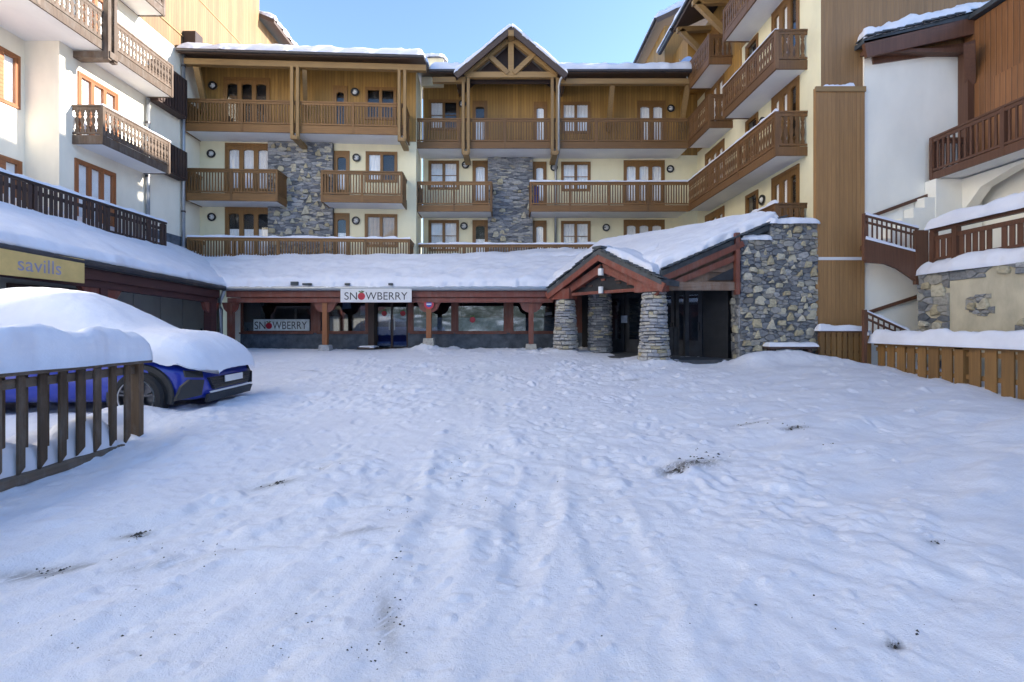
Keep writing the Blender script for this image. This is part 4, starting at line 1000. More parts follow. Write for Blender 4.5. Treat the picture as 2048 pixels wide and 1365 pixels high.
for k, (u, w) in enumerate(((505, .10), (592, .2), (617, .25), (697, .14), (783, .12), (930, .1))):   # bare patches where roof tiles show
    if k in (1, 2, 3, 4):
        x = SX(u, YE); mb = MB(); mb.box(x - w / 1.6, x + w / 1.6, YE - .14, YE + .1, 3.04, 3.16 if k == 1 else 3.11); mb.build('slate', M_slate, rf)
FG = Fr(0, 17.7, 0)
def gx(u): return SX(u, 17.7)
zw0, zw1 = SZ(665, 17.7), SZ(596, 17.7)
opsG = [(gx(483), gx(624), zw0, zw1), (gx(638), gx(733), zw0, zw1), (gx(737), gx(816), .78, zw1), (gx(824), gx(905), zw0, zw1), (gx(914), gx(1010), zw0, zw1), (gx(1024), gx(1112), zw0, zw1)]
wall(FG, -10.2, 2.9, .3, 3.9, opsG, [(0, M_plinth), (zw0 - .02, M_redV)], 'wall', G, depth=1.4)
mb = MB(); mb.fbox(FG, gx(464), gx(481), .003, .06, .8, zw1 + .05); mb.build('white_panel', M_white, G)
for i, o in enumerate(opsG):
    if i == 2: continue
    mb = MB(); w = .05
    mb.fbox(FG, o[0], o[1], -.08, -.0, o[2], o[2] + w); mb.fbox(FG, o[0], o[1], -.08, 0, o[3] - w, o[3]); mb.fbox(FG, o[0], o[0] + w, -.08, 0, o[2] + w, o[3] - w); mb.fbox(FG, o[1] - w, o[1], -.08, 0, o[2] + w, o[3] - w)
    wn_ = mb.build('shop_window', M_redV, G)
    mb = MB(); mb.fbox(FG, o[0] + w, o[1] - w, -.05, -.04, o[2] + w, o[3] - w); mb.build('pane', M_shopglass, wn_)
    mb = MB(); mb.fbox(FG, o[0] - .06, o[1] + .06, -.0, .07, o[2] - .06, o[2] - .005); mb.build('sill', M_redV, wn_)
    if i in (0, 3, 4, 5):      # half-height film behind the glass, bright reflections painted in its colour
        mb = MB(); mb.fbox(FG, o[0] + .06, o[1] - .06, -.075, -.07, o[2] + w, o[2] + w + (.32 if i == 0 else .50)); mb.build('reflection_film', mat_plain('film_%d' % i, [(.07, .09, .11), 0, 0, (.22, .26, .33), (.55, .56, .50), (.10, .13, .16)][i], .5, 0, .4), wn_)
    # seats, shelves and cartons inside
    for k in range(4):
        x = o[0] + .25 + (o[1] - o[0] - .5) * k / 3 + R.uniform(-.1, .1); h = R.uniform(.5, 1.1); mb = MB()
        mb.fbox(FG, x - .16, x + .16, -1.0, -.7, .9, .9 + h); mb.fbox(FG, x - .19, x + .19, -1.02, -.66, .9 + h, .93 + h); mb.build('counter', [M_redV, M_metal, M_weath, M_greywall][(k + i) % 4], wn_)
mb = MB(); mb.box(-10.2, 2.9, 19.05, 19.2, .3, 3.9); mb.build('rear_wall', M_shop, G)
# window lettering, first bay
o = opsG[0]
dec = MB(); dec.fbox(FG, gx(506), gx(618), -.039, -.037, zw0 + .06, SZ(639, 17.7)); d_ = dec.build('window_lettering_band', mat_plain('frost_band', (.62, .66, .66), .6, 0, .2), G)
zA, zB = zw0 + .12, SZ(641, 17.7) - .05
place_text('lettering', 'SN', FG, gx(508), gx(530), zA, zB, -.034, M_ink, d_); place_text('lettering', 'WBERRY', FG, gx(544), gx(613), zA, zB, -.034, M_ink, d_)
def berry(fr, a, z, r, d, parent):
    mb = MB(); mb.disc(fr.p(a, d, z), (fr.n.x, fr.n.y, 0), 0, r, .012, 18); o = mb.build('berry', M_berry, parent)
    mb = MB(); c = Vector(fr.p(a, d + .013, z + r * .9)); t = Vector((fr.t.x, fr.t.y, 0)); nn = Vector((fr.n.x, fr.n.y, 0))
    for s in (-1, 1):
        mb.poly([tuple(c), tuple(c + t * s * r * .45 + Vector((0, 0, r * .15))), tuple(c + t * s * r * .9 + Vector((0, 0, r * .5))), tuple(c + t * s * r * .3 + Vector((0, 0, r * .55)))][::s])
    mb.poly([tuple(c + t * -.012), tuple(c + t * .012), tuple(c + t * .03 + Vector((0, 0, r * .7))), tuple(c + t * .006 + Vector((0, 0, r * .7)))])
    mb.build('leaf', M_leaf, o); return o
berry(FG, gx(537), (zA + zB) / 2 - .02, .12, -.036, d_)
# door
o = opsG[2]; mb = MB()
mb.fbox(FG, o[0], o[0] + .22, -.3, .05, .8, zw1); mb.fbox(FG, o[1] - .06, o[1], -.3, 0, .8, zw1); mb.fbox(FG, o[0] + .22, o[1] - .06, -.3, -.2, zw1 - .1, zw1)
xm = (o[0] + .22 + o[1] - .06) / 2
mb.fbox(FG, xm - .035, xm + .035, -.29, -.22, .8, zw1 - .1)
dr = mb.build('entrance_door', M_dark, G)
for a0, a1 in ((o[0] + .23, xm - .035), (xm + .035, o[1] - .06)):
    mb = MB(); mb.fbox(FG, a0, a1, -.262, -.252, .85, zw1 - .12); mb.build('pane', M_shopglass, dr)
    for z0, z1, mt in ((1.30, 1.62, 'poster_blue'), (1.82, 2.12, 'pale_blue'), (.88, 1.05, 'poster_blue')):
        mb = MB(); mb.fbox(FG, a0 + .03, a1 - .03, -.272, -.266, z0, z1); mb.build('poster', MATS.get(mt) or mat_plain(mt, (.10, .15, .30) if mt == 'poster_blue' else (.26, .32, .44), .5, 0, .35), dr)
    mb = MB(); mb.fbox(FG, (a0 + a1) / 2 + .2 * (1 if a0 < xm - .2 else -1), (a0 + a1) / 2 + .23 * (1 if a0 < xm - .2 else -1), -.25, -.2, 1.5, 1.9); mb.build('handle', M_metal, dr)
for u, v in ((765, 627), (803, 627)): berry(FG, gx(u), SZ(v, 17.7), .1, -.25, dr)
mb = MB(); mb.fbox(FG, gx(731), gx(762), .35, 1.0, gz(-4.8, 16.9) + .03, gz(-4.8, 16.9) + .09); st = mb.build('door_mat', M_dark, G); snow_on(FG, gx(731), gx(762), .35, 1.0, gz(-4.8, 16.9) + .09, .05, st)
# red berry in the fourth bay, reflections painted as pale panels, hanging white pennants
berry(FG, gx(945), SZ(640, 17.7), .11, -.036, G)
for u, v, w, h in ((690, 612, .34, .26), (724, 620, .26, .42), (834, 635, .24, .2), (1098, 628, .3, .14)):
    mb = MB(); x = gx(u); z = SZ(v, 17.7); mb.fprism(FG, [(x - w / 2, z - h / 2), (x + w / 2, z - h / 2 + .04), (x + w / 2 - .03, z + h / 2), (x - w / 2 + .02, z + h / 2 - .02)], -.2, -.19); mb.build('notice_reflection', M_signw if u in (834, 1098) else (MATS.get('pale_blue')), G)
FP = Fr(0, 16.42, 0)
for u, mt in ((651, M_post), (858, M_post), (1062, M_redV)):
    x = SX(u, 16.42); arcade_post(FP, x, 0, gz(x, 16.3), 2.46, G, mt, w=.085)
arcade_post(FP, SX(462, 16.42), 0, .75, 2.46, G, M_redV, base=False, w=.09, brw=.3)
mb = MB(); mb.tube([(XE + .05, 16.12, 2.92), (XE + .02, 16.1, 2.75), (XE - .12, 16.15, 2.5), (XE - .08, 16.15, 2.2), (XE - .08, 16.15, .7)], .06, 8); tag(mb.build('downpipe', M_metal, None, True), 'short pale downpipe at the corner of the two arcades', 'downpipe')
# the restaurant's sign
sx0, sx1 = SX(681, 16.0), SX(823, 16.0); sz0, sz1 = SZ(605, 16.0), SZ(578, 16.0)
sg_ = thing('restaurant_sign', ((sx0 + sx1) / 2, 16.0, sz0), 'white SNOWBERRY sign with red berry for the O, under the gutter', 'sign')
FSn = Fr(0, 16.0, 0)
mb = MB(); mb.fbox(FSn, sx0, sx1, -.05, 0, sz0, sz1); mb.build('board', M_signw, sg_)
def sxp(u): return SX(u, 16.0)
za, zb = SZ(600, 16), SZ(585, 16)
place_text('lettering', 'SN', FSn, sxp(689), sxp(714), za, zb, .004, M_ink, sg_); place_text('lettering', 'WBERRY', FSn, sxp(731), sxp(815), za, zb, .004, M_ink, sg_)
berry(FSn, sxp(723), SZ(593, 16), .125, .002, sg_)
# no-parking sign on the second post
xs_ = SX(858, 16.3); ps = thing('parking_sign', (xs_, 16.3, SZ(609, 16.3)), 'round red-rimmed no-parking sign on the orange post', 'sign')
c = (xs_, 16.31, SZ(609, 16.3))
mb = MB(); mb.disc(c, (0, -1, 0), .1, .17, .02, 24); mb.build('rim', M_signred, ps)
mb = MB(); mb.disc(c, (0, -1, 0), 0, .1, .018, 24); mb.build('face', M_blue, ps)
mb = MB(); mb.beam((c[0] - .085, 16.288, c[2] + .0), (c[0] + .085, 16.288, c[2] - .0), .006, .045); mb.build('bar', M_signw, ps)

# ================================================================== ENTRANCE PORCH (set diagonally in the corner)
PT = Vector((.635, -.772)).normalized()
FPo = Fr(3.0, 14.3, math.atan2(PT.y, PT.x))
P_ = thing('entrance_porch', (3.0, 14.3, .72), 'timber-gabled entrance porch on two tapered stone pillars, slate-edged snowy roof', 'porch')
def diag(x, y): return 4.93 + SL * ((x - 3.7) * .768 + (y - 18.7) * .64)
# pillars: tapered round columns of coursed stones
def pillar(cx_, cy_, z0, z1, r0, r1, parent, seed, mat, square=False):
    rng = random.Random(seed); mb = MB(); n = 16
    ring0 = [(cx_ + (r0 - .05) * math.cos(2 * math.pi * k / n), cy_ + (r0 - .05) * math.sin(2 * math.pi * k / n), z0) for k in range(n)]
    ring1 = [(cx_ + (r1 - .05) * math.cos(2 * math.pi * k / n), cy_ + (r1 - .05) * math.sin(2 * math.pi * k / n), z1) for k in range(n)]
    for k in range(n): mb.poly([ring0[k], ring0[(k + 1) % n], ring1[(k + 1) % n], ring1[k]])
    mb.poly(ring1); o = mb.build('pillar', M_mortar, parent)
    z = z0
    while z < z1 - .05:
        h = min(rng.uniform(.05, .13), z1 - z); a = rng.uniform(0, 6.28); end = a + 2 * math.pi
        while a < end - .15:
            w = min(rng.uniform(.28, .85), end - a); dz = rng.uniform(-.02, .02); z += dz; q = MB(); f0 = (z - z0) / (z1 - z0); f1 = (z + h - z0) / (z1 - z0)
            jo = rng.uniform(-.016, .014); Ra = r0 + (r1 - r0) * f0 + jo + rng.uniform(-.012, .012); Rb = r0 + (r1 - r0) * f1 + jo + rng.uniform(-.012, .012)
            g = .018; m_ = 3; vs_ = []
            for rr0, rr1, zz0, zz1 in ((Ra - .12, Rb - .12, z + .006, z + h - .006), (Ra - .015, Rb - .015, z + .006, z + h - .006), (Ra + .012, Rb + .012, z + .022, z + h - .022)):
                for t in range(m_ + 1):
                    an = a + g + (w - 2 * g) * t / m_
                    vs_.append(((rr0) * math.cos(an) + cx_, rr0 * math.sin(an) + cy_, zz0)); vs_.append((rr1 * math.cos(an) + cx_, rr1 * math.sin(an) + cy_, zz1))
            k = 2 * (m_ + 1); fs = []
            for t in range(m_):
                fs.append((2 * k + 2 * t, 2 * k + 2 * t + 2, 2 * k + 2 * t + 3, 2 * k + 2 * t + 1))
                for lay in (0, 1):
                    A0 = lay * k + 2 * t; B0 = (lay + 1) * k + 2 * t
                    fs.append((A0, A0 + 2, B0 + 2, B0)); fs.append((A0 + 3, A0 + 1, B0 + 1, B0 + 3))
            for lay in (0, 1):
                A0 = lay * k; B0 = (lay + 1) * k
                fs.append((A0 + 1, A0, B0, B0 + 1)); fs.append((A0 + k - 2, A0 + k - 1, B0 + k - 1, B0 + k - 2))
            me = bpy.data.meshes.new('stone'); me.from_pydata(vs_, [], fs); me.materials.append(M_ystone if rng.random() < .1 else mat); me.update()
            link('stone', me, o); a += w; z -= dz
        z += h
    return o
PX0, PX1 = (SX(1131, 15.5), 15.5), (SX(1308, 13.05), 13.05)
pillar(*PX0, .6, 2.52, .43, .30, P_, 21, M_pstone); pillar(*PX1, .55, 2.60, .43, .31, P_, 22, M_pstone)
pillar(SX(1200, 15.9), 15.9, .5, 3.2, .40, .38, P_, 23, M_slatey)
# roof of the porch
OV = .38; hwp = 2.15; za_, zf = 3.92, 2.86
bk = -3.2
mb = MB()
for sg in (-1, 1):
    q = []
    for z in (-.14, 0): q += [FPo.p(sg * hwp, OV, zf + z), FPo.p(0, OV, za_ + z), FPo.p(0, bk, za_ + z), FPo.p(sg * hwp, bk, zf + z)]
    mb.hexa(q)
pr = mb.build('roof', M_slate, P_)
snow_quad('roof_snow', FPo.p(-hwp + .0, OV - .08, zf + .02), FPo.p(-.0, OV - .08, za_ + .01), FPo.p(0, bk, za_ + .01), FPo.p(-hwp, bk, zf + .02), .24, pr, fall=.2, step=.1, rnd=.15)
snow_quad('roof_snow', FPo.p(hwp - .35, OV - .12, zf + .02 + .35 * (za_ - zf) / hwp), FPo.p(0, OV - .12, za_ + .01), FPo.p(0, bk, za_ + .01), FPo.p(hwp - .35, bk, zf + .2), .2, pr, fall=.2, step=.1, rnd=.15)
# slates stepping up the verges
rng = random.Random(5)
for sg in (-1, 1):
    n = 13
    for k in range(n):
        t0 = k / n; t1 = (k + 1.5) / n; L_ = lambda t: (sg * hwp * (1 - min(t, 1.02)), zf + (za_ - zf) * min(t, 1.02))
        a0, z0 = L_(t0); a1, z1 = L_(t1); o_ = OV + .04 + rng.uniform(-.03, .05); lf = .035
        q = []
        for z in (0, .03): q += [FPo.p(a0, o_, z0 + lf + z + .01), FPo.p(a1, o_, z1 + z + .004), FPo.p(a1, o_ - .3, z1 + z + .004), FPo.p(a0, o_ - .3, z0 + lf + z + .01)]
        mb = MB(); mb.hexa(q); mb.build('slate', M_slate, pr)
mb = MB(); mb.fbox(FPo, -.16, .16, OV - .3, OV + .06, za_ + .03, za_ + .10); mb.build('ridge_slate', M_slate, pr)
mb = MB()
for sg in (-1, 1): mb.beam(FPo.p(sg * (hwp + .05), OV - .04, zf - .22), FPo.p(sg * .0, OV - .04, za_ - .19), .07, .24)
mb.build('bargeboard', M_red, P_)
mb = MB()
for sg in (-1, 1): mb.beam(FPo.p(sg * 1.95, .12, zf - .3), FPo.p(0, .12, za_ - .52), .16, .24)
mb.beam(FPo.p(-1.55, .121, 2.66), FPo.p(1.55, .121, 2.66), .1, .09)
mb.build('arch_beam', M_red, P_)
for sg in (-1, 1):
    mb = MB(); mb.fbox(FPo, sg * 1.66 - .42, sg * 1.66 + .42, -.1, .3, 2.55 + (.02 if sg > 0 else -.03), 2.85); mb.build('capital_beam', M_red, P_)
mb = MB(); mb.fprism(FPo, [(-1.7, 2.72), (1.7, 2.72), (0, 3.62)], -.06, 0); mb.build('gable_panel', M_shop, P_)
rng = random.Random(9)
for k in range(13):
    a = rng.uniform(-1.1, 1.1); zt = 2.78 + (1 - abs(a) / 1.7) * .62 * rng.uniform(.2, .9)
    mb = MB(); mb.fbox(FPo, a - .08, a + .08, 0.002, .03, zt - .03, zt + .03); mb.build('carved_scale', M_dark if k % 3 else M_red, P_)
# lanterns under the gable
for zc, r_, lab in ((3.26, .085, 'white lantern hanging in the peak of the porch gable'), (2.72, .075, 'small white lantern below the peak one, over the porch opening')):
    ln = thing('lantern', FPo.p(.02, .25, zc), lab, 'lantern')
    c = Vector(FPo.p(.02, .25, zc)); mb = MB()
    mb.tube([c + Vector((0, 0, z)) for z in (-.1, -.06, .06, .1)], r_, 8); mb.build('globe', M_lampw, ln, False)
    mb = MB(); mb.tube([c + Vector((0, 0, .1)), c + Vector((0, 0, .17))], .05, 8); mb.tube([c + Vector((0, 0, .17)), c + Vector((0, 0, .3))], .012, 6); mb.build('hanger', M_iron, ln)
# diagonal main roof behind the porch, down to its right verge
W_ = (1.5, 16.3); V0 = (4.25, 12.9); R1 = (7.65, 13.05); S_ = (3.7, 18.7)
def dp_(p, dz=0): return (p[0], p[1], diag(*p) + dz)
mb = MB(); mb.hexa([dp_(p, -.16) for p in (W_, V0, R1, S_)] + [dp_(p) for p in (W_, V0, R1, S_)]); dr_ = mb.build('main_roof', M_slate, P_)
snow_quad('roof_snow', dp_((V0[0] - .05, V0[1] + .12), .01), dp_((R1[0] - .05, R1[1] + .12), .01), dp_((7.6, 13.75), .0), dp_((5.1, 16.6), .0), .22, dr_, step=.11, fall=.2, rag=.3, rnd=.14)
snow_quad('roof_snow', dp_((1.5, 16.5), .01), dp_((4.6, 13.2), .01), dp_((7.1, 14.2), .0), dp_(S_, 0), .22, dr_, step=.12, fall=.3, rag=.3)
rng = random.Random(6)
n = 18
for k in range(n):
    t0 = k / n; t1 = (k + 1.4) / n; pa = np.array(V0) * (1 - t0) + np.array(R1) * t0; pb = np.array(V0) * (1 - t1) + np.array(R1) * t1
    w = rng.uniform(-.04, .06); q = []
    for z in (0, .04):
        q += [(pa[0], pa[1] - .12 - w, diag(*pa) + .05 + z), (pb[0], pb[1] - .12 - w, diag(*pb) + .012 + z), (pb[0], pb[1] + .25, diag(*pb) + .012 + z), (pa[0], pa[1] + .25, diag(*pa) + .05 + z)]
    mb = MB(); mb.hexa(q); mb.build('slate', M_slate, dr_)
# right-hand opening under the verge: raking beam, plank infill, cross beam
YV = 13.0
mb = MB(); mb.beam((4.3, YV - .06, diag(4.25, 12.9) - .22), (6.5, YV - .06, diag(6.5, 13.0) - .22), .08, .16); mb.beam((4.6, YV + .02, diag(4.6, 12.95) - .5), (6.45, YV + .02, diag(6.45, 13) - .52), .1, .16); mb.build('raking_beam', M_redV, P_)
FV = Fr(0, YV + .1, 0)
def vz(x): return diag(x, YV) - .45
for k in range(5):
    x0 = 4.5; z0 = 2.86 + .27 * k
    xs0 = max(4.5, (z0 - 2.86) / .42 + 4.55)
    if xs0 < 6.3:
        mb = MB(); xe = 6.42 if k > 0 else 5.6
        mb.fprism(FV, [(xs0, z0), (xe, z0), (xe, min(z0 + .255, vz(xe))), (xs0 + .62, z0 + .255)], 0, .05 + .004 * (k % 2)); mb.build('plank', M_weath, P_)
mb = MB(); mb.fprism(FV, [(4.45, 2.852), (6.42, 2.852), (6.42, vz(6.42) + .25), (4.45, vz(4.45) + .25)], -.03, -.004); mb.build('backing_board', M_weath, P_)
mb = MB(); mb.fprism(FV, [(5.55, 2.9), (6.42, 2.9), (6.42, 3.32)], .056, .065); mb.build('gable_pane', M_shop, P_)
mb = MB(); mb.fbox(FV, 4.1, 6.46, .0, .14, 2.62, 2.85); mb.build('cross_beam', M_weath, P_)
mb = MB(); mb.fbox(FV, 6.28, 6.40, .07, .2, 2.5, 4.2); mb.build('post', M_redV, P_)
# lobby: dark paving; shade painted as near-black rear walls, doors and boards
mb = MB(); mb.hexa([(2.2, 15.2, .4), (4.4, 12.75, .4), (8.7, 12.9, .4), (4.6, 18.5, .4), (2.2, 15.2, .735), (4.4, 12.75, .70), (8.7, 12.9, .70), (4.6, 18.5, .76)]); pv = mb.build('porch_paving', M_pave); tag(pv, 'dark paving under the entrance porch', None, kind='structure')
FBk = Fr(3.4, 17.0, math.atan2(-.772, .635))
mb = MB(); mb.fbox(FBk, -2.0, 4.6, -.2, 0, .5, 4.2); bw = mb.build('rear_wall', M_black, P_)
for a in (.2, 1.15, 2.1, 3.0):
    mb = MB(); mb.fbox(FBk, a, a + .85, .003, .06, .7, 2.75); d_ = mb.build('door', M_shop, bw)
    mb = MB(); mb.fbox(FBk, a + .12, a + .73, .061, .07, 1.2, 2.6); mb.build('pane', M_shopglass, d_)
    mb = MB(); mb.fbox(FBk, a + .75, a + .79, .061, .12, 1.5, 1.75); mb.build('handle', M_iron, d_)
mb = MB(); mb.fbox(FBk, .95, 1.2, .08, .09, 1.75, 2.0); mb.build('notice_reflection', MATS['pale_blue'], bw)
FBo = Fr(0, 14.6, 0)
for k in range(12):
    x = 4.9 + k * .135; mb = MB(); mb.fbox(FBo, x, x + .12, 0, .03, .7, 1.6 + .01 * (k % 3)); mb.build('plank', M_shop, P_)
mb = MB(); mb.fbox(FBo, 4.85, 6.5, -.06, -.002, 1.35, 1.45); mb.build('rail', M_dark, P_)
mb = MB(); mb.box(5.42, 5.56, 14.3, 14.45, .65, 3.4); mb.build('post', M_shop, P_)
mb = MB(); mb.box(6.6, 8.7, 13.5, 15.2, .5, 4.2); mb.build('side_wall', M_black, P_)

# ================================================================== STONE WALL RIGHT OF THE PORCH (E)
FE = Fr(0, 13.0, 0)
E = thing('stone_wall', (7.5, 13.2, .7), 'tall rubble stone wall of grey and yellow stones with stepped snowy top', 'wall')
ex0, ex1, exm = 6.45, 8.58, SX(1540, 13.0); ez1, ez2 = SZ(480, 13), SZ(448, 13)
mb = MB(); mb.fbox(FE, ex0, ex1, -.45, -.004, .3, ez1); mb.fbox(FE, exm, ex1, -.45, -.004, ez1, ez2); core = mb.build('core', M_mortar, E)
stone_panel(FE, ex0, ex1, .45, ez1, -.004, .17, .105, core, 31, yellow=.23, proud=.045, mortar=.006, big=.12, tri=.45)
stone_panel(FE, exm, ex1, ez1, ez2, -.004, .17, .105, core, 32, yellow=.2, proud=.045, mortar=.006, big=.11, tri=.4)
FEs = Fr(ex0, 0, -math.pi / 2)
stone_panel(FEs, -13.45, -13.0, .5, ez1, 0.0, .2, .16, core, 33, yellow=.15, proud=.035)
snow_on(FE, ex0 - .03, exm + .06, -.5, .09, ez1, .17, E, fall=.14); snow_on(FE, exm - .05, ex1 + .02, -.5, .1, ez2, .15, E, fall=.14)
mb = MB(); mb.fbox(FE, SX(1533, 12.7), SX(1628, 12.7), .12, .45, 1.02, 1.10); mb.fbox(FE, SX(1540, 12.7), SX(1548, 12.7), .15, .4, .6, 1.02); mb.fbox(FE, SX(1612, 12.7), SX(1620, 12.7), .15, .4, .6, 1.02)
bn = tag(mb.build('bench', M_dark), 'dark plank bench half buried in snow against the stone wall', 'bench')
snow_on(FE, SX(1532, 12.7), SX(1629, 12.7), .11, .46, 1.10, .09, bn)

# ================================================================== RIGHT CHALET (D) with stairs and terrace
D = thing('chalet', (14, 10, .5), 'white and brown chalet with snowy slate eave and timber balcony, at right edge', 'building')
FD = Fr(0, 13.05, 0)
mb = MB(); mb.box(9.92, 18, 13.05, 14.5, -1.0, 9.3); mb.build('wall', M_white, D)
FDw = Fr(12.67, 0, -math.pi / 2)
mb = MB(); mb.box(12.67, 20, -8, 13.04, 5.6, 9.9); mb.build('timber_wall', M_chalwall, D)
mb = MB(); mb.box(12.9, 20, -8, 13.04, .2, 5.58); mb.build('lower_wall', M_white, D)
mb = MB(); mb.fbox(FDw, -12.2, -11.2, .004, .05, 5.75, 8.1); dd_ = mb.build('door', M_chalwall, D)
mb = MB(); mb.box(SX(1862, 12.85), 12.85, 12.7, 13.04, 3.0, 5.62); mb.build('pier', M_white, D)
mb = MB(); mb.fprism(Fr(12.3, 0, -math.pi / 2), [(-12.7, 5.6), (-12.7, 4.7), (-12.2, 5.25), (-11.4, 5.5), (-10.0, 5.6)][::-1], -.3, 0); mb.build('arch_haunch', M_white, D)
kw = dict(style='bar', sp=.15, mat=M_chalet, hmat=M_chalet, top=1.17, fascia=.2)
balcony(FDw, -12.9, 2.0, 1.07, 5.62, D, ends=(True, False), **kw)
# roof verge rising to the right
v0, v1, v2 = (9.68, 9.42), (13.15, 10.25), (22, 10.4)
mb = MB(); YD = 12.75
for (p0, p1) in ((v0, v1), (v1, v2)):
    q = []
    for z in (-.12, 0): q += [(p0[0], YD, p0[1] + z), (p1[0], YD, p1[1] + z), (p1[0], 20, p1[1] + z), (p0[0], 20, p0[1] + z)]
    mb.hexa(q)
mb.hexa([(12.5, -9, 9.93), (22, -9, 10.26), (22, YD - .01, 10.26), (12.5, YD - .01, 9.93), (12.5, -9, 10.05), (22, -9, 10.38), (22, YD - .01, 10.38), (12.5, YD - .01, 10.05)])
dr2 = mb.build('roof', M_slate, D)
rng = random.Random(12); n = 16
for k in range(n):
    t0 = k / n; t1 = (k + 1.3) / n
    xa, za0 = v0[0] + (v1[0] - v0[0]) * t0, v0[1] + (v1[1] - v0[1]) * t0; xb, zb0 = v0[0] + (v1[0] - v0[0]) * t1, v0[1] + (v1[1] - v0[1]) * t1
    o_ = rng.uniform(.0, .08); q = []
    for z in (0, .035): q += [(xa, YD - .06 - o_, za0 + .04 + z), (xb, YD - .06 - o_, zb0 + .008 + z), (xb, YD + .3, zb0 + .008 + z), (xa, YD + .3, za0 + .04 + z)]
    mb = MB(); mb.hexa(q); mb.build('slate', M_slate, dr2)
snow_quad('roof_snow', (v0[0] + .02, YD - .02, v0[1] + .02), (v1[0], YD - .02, v1[1] + .03), (v1[0], 19, v1[1] + .03), (v0[0] + .02, 19, v0[1] + .02), .36, dr2, fall=.28, step=.1, rnd=.1)
snow_quad('roof_snow', (v1[0] - .4, YD - .02, v1[1] - .07), (v2[0], YD - .02, v2[1]), (v2[0], 19, v2[1]), (v1[0] - .4, 19, v1[1] - .07), .36, dr2, fall=.28, step=.14, rnd=.1)
mb = MB(); mb.beam((v0[0] + .05, YD + .05, v0[1] - .27), (v1[0], YD + .05, v1[1] - .36), .1, .44); mb.beam((v1[0], YD + .05, v1[1] - .29), (21, YD + .05, v1[1] - .24), .1, .34)
mb.beam((v0[0] + .45, YD + .35, v0[1] - .42), (v1[0] + .5, YD + .35, v1[1] - .75), .2, .22); mb.build('verge_board', M_chalet, D)
mb = MB(); mb.box(9.8, 12.67, 12.8, 13.04, 9.1, 9.2); mb.build('soffit', M_chalet, D)
mb = MB(); mb.beam((12.72, 12.9, 8.2), (12.2, 12.4, 9.1), .22, .26); mb.box(12.5, 12.8, 12.75, 13.03, 5.0, 9.2); mb.build('strut', M_chalet, D)
# stairs
ST = thing('staircase', (10.8, 12.6, .5), 'brown zigzag outdoor staircase with snowy railings against the white wall', 'staircase')
Ys0, Ys1 = 12.25, 12.62
fl = [((9.72, 3.80), (10.72, 3.02))]
mb = MB()
mb.fprism(Fr(0, 12.3, 0), [(9.34, SZ(526, 12.3)), (9.85, SZ(529, 12.3)), (10.15, SZ(538, 12.3)), (10.5, SZ(556, 12.3)), (10.85, SZ(576, 12.3)), (10.85, SZ(512, 12.3)), (9.34, SZ(481, 12.3))], 0, .07); mb.build('stringer', M_chalet, ST)
mb = MB(); mb.fbox(Fr(0, 12.3, 0), 10.62, 10.95, .0, .09, SZ(570, 12.3), SZ(462, 12.3)); mb.build('newel', M_chalet, ST)
for k in range(6):
    t = k / 6; x = 9.95 + .14 * k; z = 3.78 - .13 * k
    mb = MB(); mb.box(x, x + .2, 12.31, 12.7, z - .05, z); tb = mb.build('tread', M_chalet, ST); snow_quad('snow_cap', (x, 12.3, z), (x + .2, 12.3, z), (x + .2, 12.7, z), (x, 12.7, z), .09, tb, step=.06, fall=.06)
mb = MB(); mb.box(9.75, 10.1, 12.31, 13.0, 3.72, 3.84); mb.build('landing', M_chalet, ST)
def stair_rail(x0, z0, x1, z1, y, gap, nb, bottom=True):
    mb = MB(); mb.beam((x0, y, z0), (x1, y, z1), .06, .06)
    mb.beam((x0, y, z0 - .17), (x1, y, z1 - .17), .04, .05)
    if bottom: mb.beam((x0, y, z0 - gap), (x1, y, z1 - gap), .04, .06)
    r_ = mb.build('rail', M_chalet, ST)
    snow_quad('rail_snow', (x0, y - .035, z0 + .03), (x1, y - .035, z1 + .03), (x1, y + .035, z1 + .03), (x0, y + .035, z0 + .03), .05, r_, step=.06, fall=.03, rnd=.01, rag=.8, freq=4)
    if bottom: snow_quad('rail_snow', (x0, y - .04, z0 - gap + .03), (x1, y - .04, z1 - gap + .03), (x1, y + .03, z1 - gap + .03), (x0, y + .03, z0 - gap + .03), .06, r_, step=.06, fall=.03, rnd=.01)
    for k in range(nb):
        t = (k + .5) / nb; x = x0 + (x1 - x0) * t; z = z0 + (z1 - z0) * t
        b = MB(); b.box(x - .014, x + .014, y - .014, y + .014, z - gap, z - .03); b.build('baluster', M_chalet, r_)
stair_rail(9.34, SZ(432, 12.3), 10.72, SZ(459, 12.3), 12.26, .64, 11)
mb = MB(); mb.box(9.30, 9.38, 12.24, 12.32, SZ(522, 12.3), SZ(428, 12.3)); mb.build('post', M_chalet, ST)
stair_rail(9.34, SZ(623, 12.3), 10.5, SZ(664, 12.3), 12.28, .5, 8, False)
mb = MB(); mb.box(9.30, 9.38, 12.24, 12.32, .4, SZ(620, 12.3)); mb.build('post', M_chalet, ST)
for (u0, v0_, u1, v1_) in ((1748, 431, 1862, 389), (1738, 625, 1842, 591)):
    mb = MB(); mb.beam((SX(u0, 12.98), 12.98, SZ(v0_, 12.98)), (SX(u1, 12.98), 12.98, SZ(v1_, 12.98)), .06, .09); mb.build('wall_handrail', M_chalet, ST)
mb = MB()
for k in range(5): mb.box(10.1 + .3 * k, 10.1 + .3 * (k + 1), 12.72, 13.03, 3.6, 4.0 + .28 * k)
mb.build('upper_flight', M_white, ST)
